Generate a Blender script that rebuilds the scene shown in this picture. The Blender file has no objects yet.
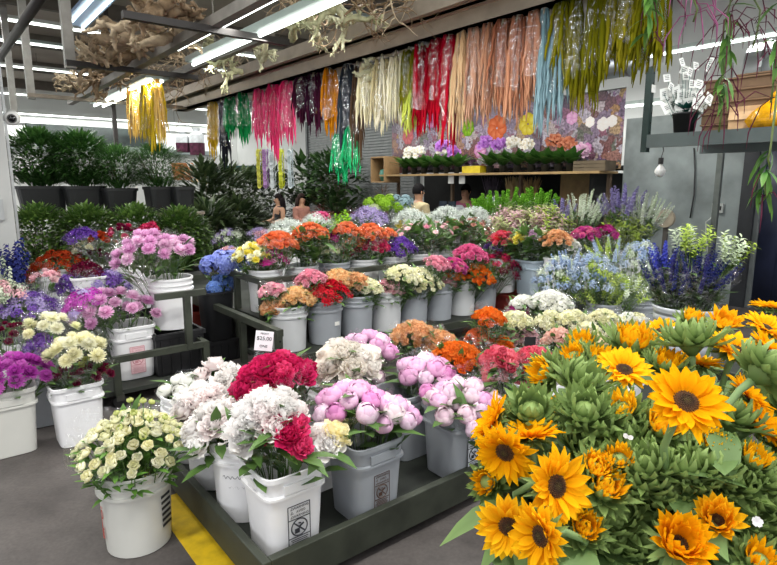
import bpy, math, random
from mathutils import Vector, Matrix, Quaternion
RND = random.Random(7)
sc = bpy.context.scene
COL = sc.collection
PI = math.pi
# ---------------------------------------------------------------- camera and survey helpers
CAM = Vector((0, 0, 1.55)); PITCH = math.radians(10); F = 565.0
TH = math.atan2(.629, .777)                       # the hall is turned 39 degrees from the view
N = Vector((.7773, .6291, 0)); D = Vector((-.6291, .7773, 0))
cp, sp = math.cos(PITCH), math.sin(PITCH)
def ray(px, py):
    u = (px - 388.5) / F; v = (282.5 - py) / F
    return Vector((u, cp + v * sp, -sp + v * cp))
def P(px, py, z):
    r = ray(px, py); return CAM + r * ((z - CAM.z) / r.z)
def PT(px, py, t): return CAM + ray(px, py) * t
def PA(px, py, a):
    r = ray(px, py); return CAM + r * (a / r.dot(N))
def PB(px, py, b):
    r = ray(px, py); return CAM + r * (b / r.dot(D))
def GP(px, Y, z=0): return Vector(((px - 388.5) / F * (Y * cp + .148), Y, z))
def AB(a, b, z=0): return N * a + D * b + Vector((0, 0, z))

# ---------------------------------------------------------------- materials
def lin(h):
    h = h.lstrip('#'); o = []
    for i in (0, 2, 4):
        c = int(h[i:i+2], 16) / 255
        o.append(c / 12.92 if c <= .04045 else ((c + .055) / 1.055) ** 2.4)
    return (*o, 1)
MATS = {}
def base_mat(key):
    m = bpy.data.materials.new(key); m.use_nodes = True
    nt = m.node_tree; nt.nodes.clear()
    out = nt.nodes.new('ShaderNodeOutputMaterial')
    return m, nt, out
def solid(hexc, rough=.5, metal=0, noise=.12, scale=9, bump=0, spec=.5, hex2=None):
    key = f's{hexc}{rough}{metal}{noise}{scale}{bump}{hex2}{spec}'
    if key in MATS: return MATS[key]
    m, nt, out = base_mat('surface')
    b = nt.nodes.new('ShaderNodeBsdfPrincipled'); nt.links.new(b.outputs[0], out.inputs[0])
    b.inputs['Roughness'].default_value = rough; b.inputs['Metallic'].default_value = metal
    b.inputs['Specular IOR Level'].default_value = spec
    tc = nt.nodes.new('ShaderNodeTexCoord')
    nz = nt.nodes.new('ShaderNodeTexNoise'); nz.inputs['Scale'].default_value = scale; nz.inputs['Detail'].default_value = 5
    nt.links.new(tc.outputs['Object'], nz.inputs['Vector'])
    rp = nt.nodes.new('ShaderNodeValToRGB'); c = lin(hexc)
    c2 = lin(hex2) if hex2 else (*[x * (1 - noise * 2.2) for x in c[:3]], 1)
    rp.color_ramp.elements[0].color = c2; rp.color_ramp.elements[1].color = c
    rp.color_ramp.elements[0].position = .28; rp.color_ramp.elements[1].position = .62
    nt.links.new(nz.outputs['Fac'], rp.inputs[0]); nt.links.new(rp.outputs[0], b.inputs['Base Color'])
    if bump:
        bp = nt.nodes.new('ShaderNodeBump'); bp.inputs['Strength'].default_value = bump; bp.inputs['Distance'].default_value = .01
        nt.links.new(nz.outputs['Fac'], bp.inputs['Height']); nt.links.new(bp.outputs[0], b.inputs['Normal'])
    MATS[key] = m; return m
def petal(base, tip=None, tr=.4, var=.16):
    """petal pigment: runs from the petal's base colour to its tip colour; heads differ a little"""
    tip = tip or base; key = f'p{base}{tip}{tr}{var}'
    if key in MATS: return MATS[key]
    m, nt, out = base_mat('petal')
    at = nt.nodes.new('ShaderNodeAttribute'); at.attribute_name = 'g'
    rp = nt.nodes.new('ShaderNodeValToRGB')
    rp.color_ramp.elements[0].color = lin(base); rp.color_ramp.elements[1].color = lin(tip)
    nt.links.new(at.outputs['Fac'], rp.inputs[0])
    oi = nt.nodes.new('ShaderNodeObjectInfo')
    hs = nt.nodes.new('ShaderNodeHueSaturation')
    mr = nt.nodes.new('ShaderNodeMapRange'); mr.inputs[3].default_value = 1 - var; mr.inputs[4].default_value = 1 + var * .55
    nt.links.new(oi.outputs['Random'], mr.inputs[0]); nt.links.new(mr.outputs[0], hs.inputs['Value'])
    nt.links.new(rp.outputs[0], hs.inputs['Color'])
    d = nt.nodes.new('ShaderNodeBsdfDiffuse'); t = nt.nodes.new('ShaderNodeBsdfTranslucent')
    mx = nt.nodes.new('ShaderNodeMixShader'); mx.inputs[0].default_value = tr
    nt.links.new(hs.outputs[0], d.inputs[0]); nt.links.new(hs.outputs[0], t.inputs[0])
    nt.links.new(d.outputs[0], mx.inputs[1]); nt.links.new(t.outputs[0], mx.inputs[2]); nt.links.new(mx.outputs[0], out.inputs[0])
    MATS[key] = m; return m
def leafmat(base='#3d5c2c', tip='#5f8040', rough=.42):
    key = f'l{base}{tip}{rough}'
    if key in MATS: return MATS[key]
    m, nt, out = base_mat('leaf')
    at = nt.nodes.new('ShaderNodeAttribute'); at.attribute_name = 'g'
    rp = nt.nodes.new('ShaderNodeValToRGB')
    rp.color_ramp.elements[0].color = lin(base); rp.color_ramp.elements[1].color = lin(tip)
    nt.links.new(at.outputs['Fac'], rp.inputs[0])
    b = nt.nodes.new('ShaderNodeBsdfPrincipled'); b.inputs['Roughness'].default_value = rough
    b.inputs['Specular IOR Level'].default_value = .35
    t = nt.nodes.new('ShaderNodeBsdfTranslucent'); mx = nt.nodes.new('ShaderNodeMixShader'); mx.inputs[0].default_value = .22
    nt.links.new(rp.outputs[0], b.inputs['Base Color']); nt.links.new(rp.outputs[0], t.inputs[0])
    nt.links.new(b.outputs[0], mx.inputs[1]); nt.links.new(t.outputs[0], mx.inputs[2]); nt.links.new(mx.outputs[0], out.inputs[0])
    MATS[key] = m; return m
def clear_film(key='film', amt=.2, tint=(1, 1, 1, 1)):
    if key in MATS: return MATS[key]
    m, nt, out = base_mat('cellophane')
    g = nt.nodes.new('ShaderNodeBsdfGlossy'); g.inputs['Roughness'].default_value = .12
    g.inputs[0].default_value = (.9, .92, .95, 1)
    t = nt.nodes.new('ShaderNodeBsdfTransparent'); t.inputs[0].default_value = tint
    tc = nt.nodes.new('ShaderNodeTexCoord'); nz = nt.nodes.new('ShaderNodeTexNoise'); nz.inputs['Scale'].default_value = 26
    nz.inputs['Detail'].default_value = 4
    nt.links.new(tc.outputs['Object'], nz.inputs['Vector'])
    bp = nt.nodes.new('ShaderNodeBump'); bp.inputs['Strength'].default_value = .9; bp.inputs['Distance'].default_value = .03
    nt.links.new(nz.outputs['Fac'], bp.inputs['Height']); nt.links.new(bp.outputs[0], g.inputs['Normal'])
    mr = nt.nodes.new('ShaderNodeMapRange'); mr.inputs[1].default_value = .45; mr.inputs[2].default_value = .75
    mr.inputs[3].default_value = .04; mr.inputs[4].default_value = amt * 1.6
    nt.links.new(nz.outputs['Fac'], mr.inputs[0])
    mx = nt.nodes.new('ShaderNodeMixShader'); nt.links.new(mr.outputs[0], mx.inputs[0])
    nt.links.new(t.outputs[0], mx.inputs[1]); nt.links.new(g.outputs[0], mx.inputs[2]); nt.links.new(mx.outputs[0], out.inputs[0])
    MATS[key] = m; return m
def glow(hexc, strength):
    key = f'e{hexc}{strength}'
    if key in MATS: return MATS[key]
    m, nt, out = base_mat('lit_tube'); e = nt.nodes.new('ShaderNodeEmission')
    e.inputs[0].default_value = lin(hexc); e.inputs[1].default_value = strength
    nt.links.new(e.outputs[0], out.inputs[0]); MATS[key] = m; return m

# ---------------------------------------------------------------- mesh builder
class MB:
    def __init__(s): s.v = []; s.f = []; s.g = []; s.mi = []; s.cur = 0
    def add(s, vs, fs, gs=None):
        o = len(s.v); s.v += [tuple(p) for p in vs]; s.g += gs or [.5] * len(vs)
        s.f += [tuple(i + o for i in q) for q in fs]; s.mi += [s.cur] * len(fs)
    def box(s, c, size, rot=0, tilt=None):
        R = tilt or Matrix.Rotation(rot, 3, 'Z'); c = Vector(c); h = Vector(size) * .5
        vs = [c + R @ Vector((x * h.x, y * h.y, z * h.z)) for z in (-1, 1) for y in (-1, 1) for x in (-1, 1)]
        s.add(vs, [(0, 2, 3, 1), (4, 5, 7, 6), (0, 1, 5, 4), (2, 6, 7, 3), (0, 4, 6, 2), (1, 3, 7, 5)])
    def tube(s, pts, rad, k=6, gs=None, caps=True):
        pts = [Vector(p) for p in pts]; n = len(pts)
        if not isinstance(rad, (list, tuple)): rad = [rad] * n
        vs = []; fs = []; gl = []; prev = None
        for i, p in enumerate(pts):
            t = (pts[min(i + 1, n - 1)] - pts[max(i - 1, 0)]).normalized()
            if prev is None:
                prev = Vector((0, 0, 1)).cross(t)
                if prev.length < .1: prev = Vector((1, 0, 0)).cross(t)
            x = (prev - t * prev.dot(t)).normalized(); prev = x; y = t.cross(x)
            for j in range(k):
                a = 2 * PI * j / k; vs.append(p + (x * math.cos(a) + y * math.sin(a)) * rad[i])
                gl.append(gs[i] if gs else i / max(1, n - 1))
        for i in range(n - 1):
            for j in range(k):
                q = (j + 1) % k; fs.append((i * k + j, i * k + q, (i + 1) * k + q, (i + 1) * k + j))
        if caps: fs += [tuple(range(k - 1, -1, -1)), tuple(range((n - 1) * k, n * k))]
        s.add(vs, fs, gl)
    def lathe(s, prof, k=28, expo=2, c=(0, 0, 0), yx=1, cap=True):
        vs = []; fs = []; gl = []
        for i, (r, z) in enumerate(prof):
            for j in range(k):
                a = 2 * PI * (j + .5) / k; ca, sa = math.cos(a), math.sin(a)
                q = (abs(ca) ** expo + abs(sa) ** expo) ** (-1 / expo)
                vs.append((c[0] + r * q * ca, c[1] + r * yx * q * sa, c[2] + z)); gl.append(i / max(1, len(prof) - 1))
        for i in range(len(prof) - 1):
            for j in range(k):
                q = (j + 1) % k; fs.append((i * k + j, i * k + q, (i + 1) * k + q, (i + 1) * k + j))
        if cap: fs += [tuple(range(k - 1, -1, -1)), tuple(range((len(prof) - 1) * k, len(prof) * k))]
        s.add(vs, fs, gl)
    def petal(s, az, r0, z0, L, W, e0, e1, cup=0, nu=4, nv=3, ruf=0, shape='round', g0=0, g1=1, rng=RND, o=(0, 0, 0), fr=None):
        """one petal: leaves the axis at azimuth az, climbing from elevation e0 to e1 (degrees)"""
        ca, sa = math.cos(az), math.sin(az); r = r0; h = z0; ds = L / nu; vs = []; gl = []; fs = []
        for i in range(nu + 1):
            u = i / nu; e = math.radians(e0 + (e1 - e0) * u)
            if shape == 'round': w = math.sin(PI * (.12 + .76 * u)) ** .55
            elif shape == 'point': w = max(.02, math.sin(PI * (.1 + .9 * u)) ** .8)
            elif shape == 'fan': w = .25 + .75 * u ** .7
            else: w = max(.03, (1 - u) ** .8 * (1 if u > 0 else .7))
            w *= W * .5
            for j in range(nv):
                t = -1 + 2 * j / (nv - 1)
                off = cup * W * t * t + (rng.uniform(-1, 1) * ruf * u if ruf else 0)
                pr = r - math.sin(e) * off; ph = h + math.cos(e) * off; sd = t * w
                p = (ca * pr - sa * sd + o[0], sa * pr + ca * sd + o[1], ph + o[2])
                vs.append(fr @ Vector(p) if fr else p); gl.append(g0 + (g1 - g0) * u)
            r += math.cos(e) * ds; h += math.sin(e) * ds
        for i in range(nu):
            for j in range(nv - 1):
                q = i * nv + j; fs.append((q, q + 1, q + nv + 1, q + nv))
        s.add(vs, fs, gl)
    def leaf(s, p, d, L, W, droop=.3, nu=4, up=None, g=(0, 1), fold=.12):
        d = Vector(d).normalized(); up = up or Vector((0, 0, 1)); x = d.cross(up)
        if x.length < .05: x = Vector((1, 0, 0))
        x.normalize(); up = x.cross(d); p = Vector(p); vs = []; gl = []; fs = []
        for i in range(nu + 1):
            u = i / nu; w = max(.02, math.sin(PI * (.04 + .96 * u)) ** .8) * W * .5
            c = p + d * (L * u) - up * (droop * L * u * u)
            vs += [c - x * w + up * fold * w, c, c + x * w + up * fold * w]
            k = g[0] + (g[1] - g[0]) * u; gl += [k, k * .8, k]
        for i in range(nu):
            q = i * 3; fs += [(q, q + 1, q + 4, q + 3), (q + 1, q + 2, q + 5, q + 4)]
        s.add(vs, fs, gl)
    def mesh(s, mats=None, smooth=True):
        m = bpy.data.meshes.new('m'); m.from_pydata(s.v, [], s.f)
        a = m.attributes.new('g', 'FLOAT', 'POINT'); a.data.foreach_set('value', s.g)
        if smooth: m.polygons.foreach_set('use_smooth', [True] * len(s.f))
        for x in (mats or []): m.materials.append(x)
        if any(s.mi): m.polygons.foreach_set('material_index', s.mi)
        m.update(); return m
    def build(s, name, mats, parent=None, loc=(0, 0, 0), smooth=False):
        if not isinstance(mats, (list, tuple)): mats = [mats]
        return link(name, s.mesh(mats, smooth), parent, loc)
def link(name, data, parent=None, loc=(0, 0, 0)):
    o = bpy.data.objects.new(name, data); COL.objects.link(o); o.location = loc
    if parent: o.parent = parent
    if data: data.name = name
    return o
def tag(o, label=None, cat=None, group=None, kind=None):
    if label: o['label'] = label
    if cat: o['category'] = cat
    if group: o['group'] = group
    if kind: o['kind'] = kind
    return o
def thing(name, label, cat, loc=(0, 0, 0), group=None, rot=0):
    o = link(name, None, None, loc); o.rotation_euler = (0, 0, rot); o.empty_display_size = .05
    return tag(o, label, cat, group)
def struct(name, mb, mats, smooth=False):
    return tag(mb.build(name, mats, smooth=smooth), kind='structure')
def quat_to(nrm, spin):
    q = Vector((0, 0, 1)).rotation_difference(Vector(nrm).normalized())
    return q @ Quaternion((0, 0, 1), spin)
def smooth_by(o):
    o.data.polygons.foreach_set('use_smooth', [True] * len(o.data.polygons)); return o

# ---------------------------------------------------------------- flower heads (one mesh per variant, shared by every bloom)
HEADS = {}
def ring(mb, n, r0, z0, L, W, e0, e1, cup=0, ruf=0, nu=4, nv=3, shape='round', g0=0, g1=1, jit=.15, rng=RND, ph=None):
    ph = rng.uniform(0, 6) if ph is None else ph
    for i in range(n):
        k = 1 + rng.uniform(-jit, jit)
        mb.petal(ph + 2 * PI * (i + rng.uniform(-.25, .25)) / n, r0, z0, L * k, W * (1 + rng.uniform(-jit, jit)),
                 e0 + rng.uniform(-60, 60) * jit, e1 + rng.uniform(-60, 60) * jit, cup, nu, nv, ruf, shape, g0, g1, rng)
def ball(mb, r, n, layers, close=165, c=(0, 0, 0), rng=RND):
    for l in range(layers):
        rr = r * (1 - .13 * l); e1 = close + 4 * l
        L = rr * math.radians(e1 + 5)
        ring(mb, n, 0, -rr + .03 * l * r, L, rr * 1.75, -5, e1, .18, r * .03, 6, 4, 'round', .1 + .1 * l, 1, .07, rng)
def floret(mb, c, nrm, r, n=4, rng=RND, g=(0, 1)):
    q = quat_to(nrm, rng.uniform(0, 6)).to_matrix().to_4x4(); q.translation = Vector(c)
    for i in range(n): mb.petal(2 * PI * i / n, 0, 0, r, r * 1.1, 25, 5, 0, 2, 2, 0, 'round', g[0], g[1], rng, fr=q)
def sph(rng):
    z = rng.uniform(-1, 1); a = rng.uniform(0, 2 * PI); r = math.sqrt(1 - z * z); return Vector((r * math.cos(a), r * math.sin(a), z))
def make_head(kind, rng):
    mb = MB()
    if kind == 'peony':                            # blowsy double, r .065
        for n, L, W, e0, e1, r in ((8, .07, .058, 0, 48, .006), (10, .066, .05, 22, 75, .008), (12, .06, .04, 42, 92, .010), (13, .056, .033, 58, 105, .011), (13, .05, .027, 70, 118, .011), (10, .042, .022, 80, 128, .010)):
            ring(mb, n, .007, -.018 + .0035 * (70 - L * 1000) * .12, L, W, e0, e1, .1, r, 5, 4, 'fan' if L < .06 else 'round', .1, 1, .16, rng)
    elif kind == 'peony_bud':                      # half-open globe, r .038
        o = len(mb.v); mb.lathe([(.033 * math.sin(PI * q / 8) + .0004, -.033 * math.cos(PI * q / 8)) for q in range(9)], 14); mb.g[o:] = [.55] * (len(mb.g) - o)
        for l, (n, e1, rr) in enumerate(((4, 172, .0345), (5, 158, .036), (5, 135, .0375), (4, 100, .039))):
            ring(mb, n, 0, -rr, rr * math.radians(e1 + 6), rr * 1.5, -6, e1, .2, .0012, 7, 4, 'round', .05, 1, .05, rng)
    elif kind == 'rose':                           # r .024
        ball(mb, .022, 4, 2, 128, rng=rng); ring(mb, 4, .002, -.012, .03, .026, 40, 125, .15, .001, 4, 3, rng=rng, g0=.2, g1=.8)
        ring(mb, 3, .001, -.006, .022, .016, 60, 130, .2, .001, 3, 3, rng=rng, g0=.1, g1=.6)
        ring(mb, 5, .004, -.02, .034, .028, 0, 70, .1, .002, 4, 3, rng=rng)
    elif kind == 'mum':                            # big pompon with narrow petals, r .05
        for k, (e0, e1, L, n) in enumerate(((-25, 20, .05, 18), (-5, 45, .05, 18), (20, 70, .046, 16), (42, 92, .042, 14), (60, 115, .036, 12), (75, 130, .028, 8))):
            ring(mb, n, .006, -.008 + .003 * k, L, .0125, e0, e1, .18, 0, 4, 3, 'round', .0, 1, .12, rng)
    elif kind == 'pompon':                         # r .03
        for k, (e0, e1, L, n) in enumerate(((-10, 30, .031, 13), (20, 70, .03, 12), (45, 100, .027, 10), (70, 125, .02, 7))):
            ring(mb, n, .004, -.006 + .002 * k, L, .012, e0, e1, .15, 0, 3, 3, 'round', 0, 1, .14, rng)
    elif kind == 'carnation':                      # frilled, r .03
        for e0, e1, n, L in ((0, 30, 8, .032), (30, 60, 8, .032), (55, 85, 7, .03), (75, 100, 5, .026)):
            ring(mb, n, .002, -.012, L, .026, e0, e1, .1, .004, 3, 4, 'fan', 0, 1, .15, rng)
    elif kind == 'gerbera':
        ring(mb, 16, .008, 0, .03, .009, 20, 5, .05, 0, 3, 2, 'point', .35, 1, .1, rng)
        ring(mb, 14, .006, .003, .018, .007, 35, 20, .05, 0, 2, 2, 'point', .3, .8, .1, rng)
        mb.lathe([(.011, -.002), (.01, .004), (.004, .007)], 10); mb.g[-30:] = [0] * 30
    elif kind == 'hydrangea':                      # ball of four-petalled florets, r .085
        for i in range(95):
            d = sph(rng)
            if d.z < -.45: d.z = -d.z
            floret(mb, d * .072 * rng.uniform(.9, 1.08), d, .019, 4, rng, (.1, rng.uniform(.5, 1)))
    elif kind == 'cluster':                        # flat-topped head of tiny florets, r .045
        for i in range(60):
            a = i * 2.4; r = .044 * math.sqrt(i / 60); d = Vector((math.cos(a) * r * 24 + rng.uniform(-.7, .7), math.sin(a) * r * 24 + rng.uniform(-.7, .7), .8))
            k = rng.random(); floret(mb, (math.cos(a) * r, math.sin(a) * r, .018 * (1 - (r / .044) ** 2) + rng.uniform(-.014, .014)), d, rng.uniform(.006, .009), 5, rng, (k * .5, k))
    elif kind == 'mist':                           # airy branching spray, r .06
        for i in range(60):
            d = sph(rng); d.z = abs(d.z); p = d * .06 * rng.uniform(.35, 1)
            floret(mb, p, d + Vector((0, 0, .4)), .007, 4, rng, (.3, rng.uniform(.4, 1)))
            if i % 4 == 0: mb.tube([(0, 0, -.04), p * .5, p], .0008, 3, [0, 0, 0], False)
    elif kind in ('spike', 'spike_thin', 'bells'): # florets up a stalk, .34 long, base at z=0
        L = .34; n = {'spike': 34, 'spike_thin': 40, 'bells': 40}[kind]; R0 = {'spike': .024, 'spike_thin': .013, 'bells': .02}[kind]
        mb.tube([(0, 0, -.1), (rng.uniform(-.01, .01), 0, L * .5), (rng.uniform(-.02, .02), rng.uniform(-.02, .02), L)], [.003, .0025, .001], 4, [0, 0, 0])
        for i in range(n):
            u = .1 + .9 * i / n; a = i * 2.4; rr = R0 * (1.15 - .75 * u)
            d = Vector((math.cos(a), math.sin(a), .35 + u))
            c = (math.cos(a) * rr, math.sin(a) * rr, L * u)
            if kind == 'bells':
                q = quat_to(d, a).to_matrix().to_4x4(); q.translation = Vector(c)
                for k in range(5): mb.petal(k * 1.257, 0, 0, .024, .024, 70, 15, 0, 2, 2, 0, 'fan', .2, 1, rng, fr=q)
            else: floret(mb, c, d, rr * .85 + .004, 5 if kind == 'spike' else 4, rng, (0, rng.uniform(.4, 1)))
    elif kind == 'fern':                           # feathery frond spray, .3 long
        for i in range(3):
            a = i * 2.1; tipp = Vector((math.cos(a) * .07, math.sin(a) * .07, .28))
            mb.tube([(0, 0, -.08), tipp * .5, tipp], [.0025, .002, .001], 3, [0, 0, 0])
            for j in range(18):
                u = .15 + .85 * j / 18; s = 1 if j % 2 else -1
                mb.leaf(tipp * u, Vector((math.cos(a + s * 1.4), math.sin(a + s * 1.4), .7)), .07 * (1.1 - u * .6), .018, .2, 2)
    elif kind == 'leafspray':                      # leafy twig, .3 long
        tipp = Vector((rng.uniform(-.06, .06), rng.uniform(-.06, .06), .3))
        mb.tube([(0, 0, -.1), tipp * .5, tipp], [.003, .0025, .001], 3, [0, 0, 0])
        for j in range(20):
            u = .1 + .9 * j / 20; a = j * 2.4
            mb.leaf(tipp * u, Vector((math.cos(a), math.sin(a), .6)), .06, .024, .25, 3, g=(.1, rng.uniform(.4, 1)))
    elif kind == 'bud':
        ball(mb, .011, 4, 1, 168, rng=rng)
    return mb.mesh([None])
def head_mesh(kind):
    if kind not in HEADS:
        rng = random.Random(hash(len(kind)) + sum(map(ord, kind)))
        HEADS[kind] = [make_head(kind, rng) for _ in range(3)]
    return RND.choice(HEADS[kind])
HR = dict(peony=.056, peony_bud=.04, rose=.027, mum=.05, pompon=.032, carnation=.031, gerbera=.036, hydrangea=.088, cluster=.043,
          mist=.055, spike=.026, spike_thin=.017, bells=.034, fern=.06, leafspray=.05, bud=.012)
SPIKES = ('spike', 'spike_thin', 'bells', 'fern', 'leafspray')
def put_head(name, kind, mat, parent, loc, nrm, scale=1.0, mesh=None):
    o = bpy.data.objects.new(name, mesh or head_mesh(kind)); COL.objects.link(o)
    o.parent = parent; o.location = loc; o.rotation_mode = 'QUATERNION'; o.rotation_quaternion = quat_to(nrm, RND.uniform(0, 6.28))
    o.scale = (scale,) * 3
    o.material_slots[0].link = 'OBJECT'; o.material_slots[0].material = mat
    return o
FILM = None
def bunch(name, bloom, label, base, C, R, kind, mats, n=None, dome=.55, hs=1.0, lm=None, sleeve=True, group=None, cat='flower bunch',
          leafy=1.0, squash=1.0, pack=1.0, leafL=.1, accent=None, lean=.45):
    """a bunch standing in a pail: base = where the stems stand, C = middle of the flower dome, R = its radius"""
    root = thing(name, label, cat, base, group)
    C = Vector(C); base = Vector(base); A = (C - base).normalized()
    A = (A + Vector((0, -.12, .25))).normalized()
    U = Vector((1, 0, 0)); U = (U - A * U.dot(A)).normalized(); V = A.cross(U)
    hr = HR[kind] * hs
    if n is None:
        n = int(pack * (1.0 if kind not in SPIKES else 1.5) * (R / hr) ** 2 * (1 + dome * .6)) + 2
    n = max(3, min(n, 92)); lm = lm or leafmat()
    st = MB(); lv = MB(); pts = []
    for i in range(n):
        rr = math.sqrt((i + .5) / n); a = i * 2.39996 + RND.uniform(-.2, .2); r = R * rr * (1 - (hr / R) * .35 if R > hr else .5)
        p = C + U * (r * math.cos(a)) + V * (r * math.sin(a) * squash) + A * (dome * R * (1 - rr * rr) * 1.0 - dome * R * .35)
        p += Vector([RND.uniform(-1, 1) * hr * .22 for _ in range(3)])
        nr = (A + (U * math.cos(a) + V * math.sin(a)) * rr * (.9 if kind not in SPIKES else lean)).normalized()
        if kind in SPIKES: p = p - nr * (.22 * hs)
        pts.append((p, nr, rr))
        mt = RND.choice(mats)
        if accent and i < accent[1]: mt = accent[0]
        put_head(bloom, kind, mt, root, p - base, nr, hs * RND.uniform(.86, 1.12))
    for p, nr, rr in pts:
        b = base + Vector((RND.uniform(-.05, .05), RND.uniform(-.05, .05), 0))
        mid = b.lerp(p, .55) + Vector((0, 0, .02)); e = p - nr * hr * .5
        st.tube([b - base, mid - base, e - base], [.0028, .0025, .002], 4)
    nl = int(len(pts) * 1.6 * leafy) + 6
    for i in range(nl):
        p, nr, rr = RND.choice(pts); b = base.lerp(p, RND.uniform(.55, .93))
        if kind in SPIKES: b = base.lerp(p, RND.uniform(.6, 1.05))
        out = (nr + Vector((RND.uniform(-1, 1), RND.uniform(-1, 1), RND.uniform(-.4, .6)))).normalized()
        lv.leaf(b - base, out, leafL * RND.uniform(.6, 1.2), leafL * .34, RND.uniform(.1, .6), 3)
    st.build('stems', leafmat('#46602f', '#5d7a3c'), root, smooth=True)
    lv.build('leaves', lm, root, smooth=True)
    if sleeve:
        s = MB(); k = 18; top = R * 1.12; vs = []; fs = []
        lo = base + A * .12 + Vector((0, 0, 0)); H = (C - lo).dot(A) + R * .18
        for i in range(5):
            u = i / 4
            for j in range(k):
                a = 2 * PI * j / k; wob = 1 + RND.uniform(-.05, .05) * (1 + u)
                r = (.05 + (top - .05) * u ** 1.1) * wob
                c = lo.lerp(C + A * R * .12, u)
                vs.append(c + U * (r * math.cos(a)) + V * (r * math.sin(a) * squash) + A * (RND.uniform(-.03, .05) * (u > .9)) - base)
        for i in range(4):
            for j in range(k):
                q = (j + 1) % k; fs.append((i * k + j, i * k + q, (i + 1) * k + q, (i + 1) * k + j))
        s.add(vs, fs); s.build('cellophane_sleeve', clear_film(), root, smooth=True)
    return root

# ---------------------------------------------------------------- pails
PAILS = {}
PCOL = {'w': '#e9e8ea', 'g': '#989ca2', 'b': '#a0aeba', 'm': '#c4c5c7', 'k': '#1c1d20', 'o': '#c9c8c2'}  # m: white of the centre-row pails, darkened for light lost with distance
def text(body, size, mat, parent, loc, rot, name='lettering', ext=.0004, align='CENTER'):
    c = bpy.data.curves.new(name, 'FONT'); c.body = body; c.size = size; c.extrude = ext; c.align_x = align; c.align_y = 'CENTER'
    c.materials.append(mat); o = bpy.data.objects.new(name, c); COL.objects.link(o); o.parent = parent; o.location = loc
    o.rotation_euler = rot
    bpy.context.view_layer.update()
    me = bpy.data.meshes.new_from_object(o.evaluated_get(bpy.context.evaluated_depsgraph_get())); bpy.data.objects.remove(o); bpy.data.curves.remove(c)
    o = bpy.data.objects.new(name, me); COL.objects.link(o); o.parent = parent; o.location = loc; o.rotation_euler = rot
    return o
def pail(pid, kind, pos, label, col='w', sc_=1.0, group=None, rot=TH, seen=True, handle=True):
    """kind r = round five-gallon pail, s = squarish pail with a handle tab, t = tall black florist's bucket"""
    x, y, z = pos; PAILS[pid] = Vector((x, y, z))
    name = {'r': 'round_pail', 's': 'square_pail', 't': 'tall_bucket'}[kind]
    root = thing(name, label, 'bucket', (x, y, z), group, rot)
    if kind == 'r':
        pr = [(.122, 0), (.128, .004), (.140, .25), (.140, .262), (.152, .266), (.152, .278), (.142, .282), (.143, .30), (.150, .303), (.150, .310), (.143, .313), (.144, .335), (.151, .338), (.151, .352), (.147, .355), (.140, .352), (.136, .25), (.126, .06), (.122, .03)]
        ex = 2; k = 30
    elif kind == 's':
        pr = [(.104, 0), (.110, .004), (.124, .255), (.124, .262), (.136, .266), (.136, .276), (.126, .280), (.128, .335), (.138, .338), (.138, .356), (.133, .359), (.126, .354), (.122, .26), (.110, .06), (.106, .03)]
        ex = 6; k = 44
    else:
        pr = [(.105, 0), (.11, .004), (.135, .41), (.145, .413), (.145, .43), (.138, .432), (.13, .42), (.106, .06), (.1, .03)]
        ex = 4; k = 32
    pr = [(r * sc_, h * sc_) for r, h in pr]
    mb = MB(); mb.lathe(pr, k, ex)
    m = solid(PCOL[col], .38, 0, .05, 3.5) if col != 'k' else solid('#1c1d20', .5, 0, .1)
    b = mb.build('pail_body', m, root, smooth=True)
    md = b.modifiers.new('e', 'EDGE_SPLIT'); md.split_angle = math.radians(50)
    if handle and kind == 's':
        t = MB(); t.box((0, -.131 * sc_, .300 * sc_), (.13 * sc_, .012 * sc_, .036 * sc_)); t.build('grip', m, root)
        t = MB(); t.box((-.131 * sc_, 0, .300 * sc_), (.012 * sc_, .05 * sc_, .03 * sc_)); t.build('handle_lug', m, root)
    if handle and kind == 'r':
        t = MB(); q = [(-.153 * sc_, .0, .27 * sc_)]
        for i in range(1, 12):
            a = PI * i / 12; q.append((-.158 * sc_ * math.cos(a), .158 * sc_ * math.sin(a) , .27 * sc_ - .06 * sc_ * math.sin(a)))
        q.append((.153 * sc_, 0, .27 * sc_)); t.tube(q, .0022, 5); t.build('wire_handle', solid('#8d8f92', .35, .9), root)
    return root
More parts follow.
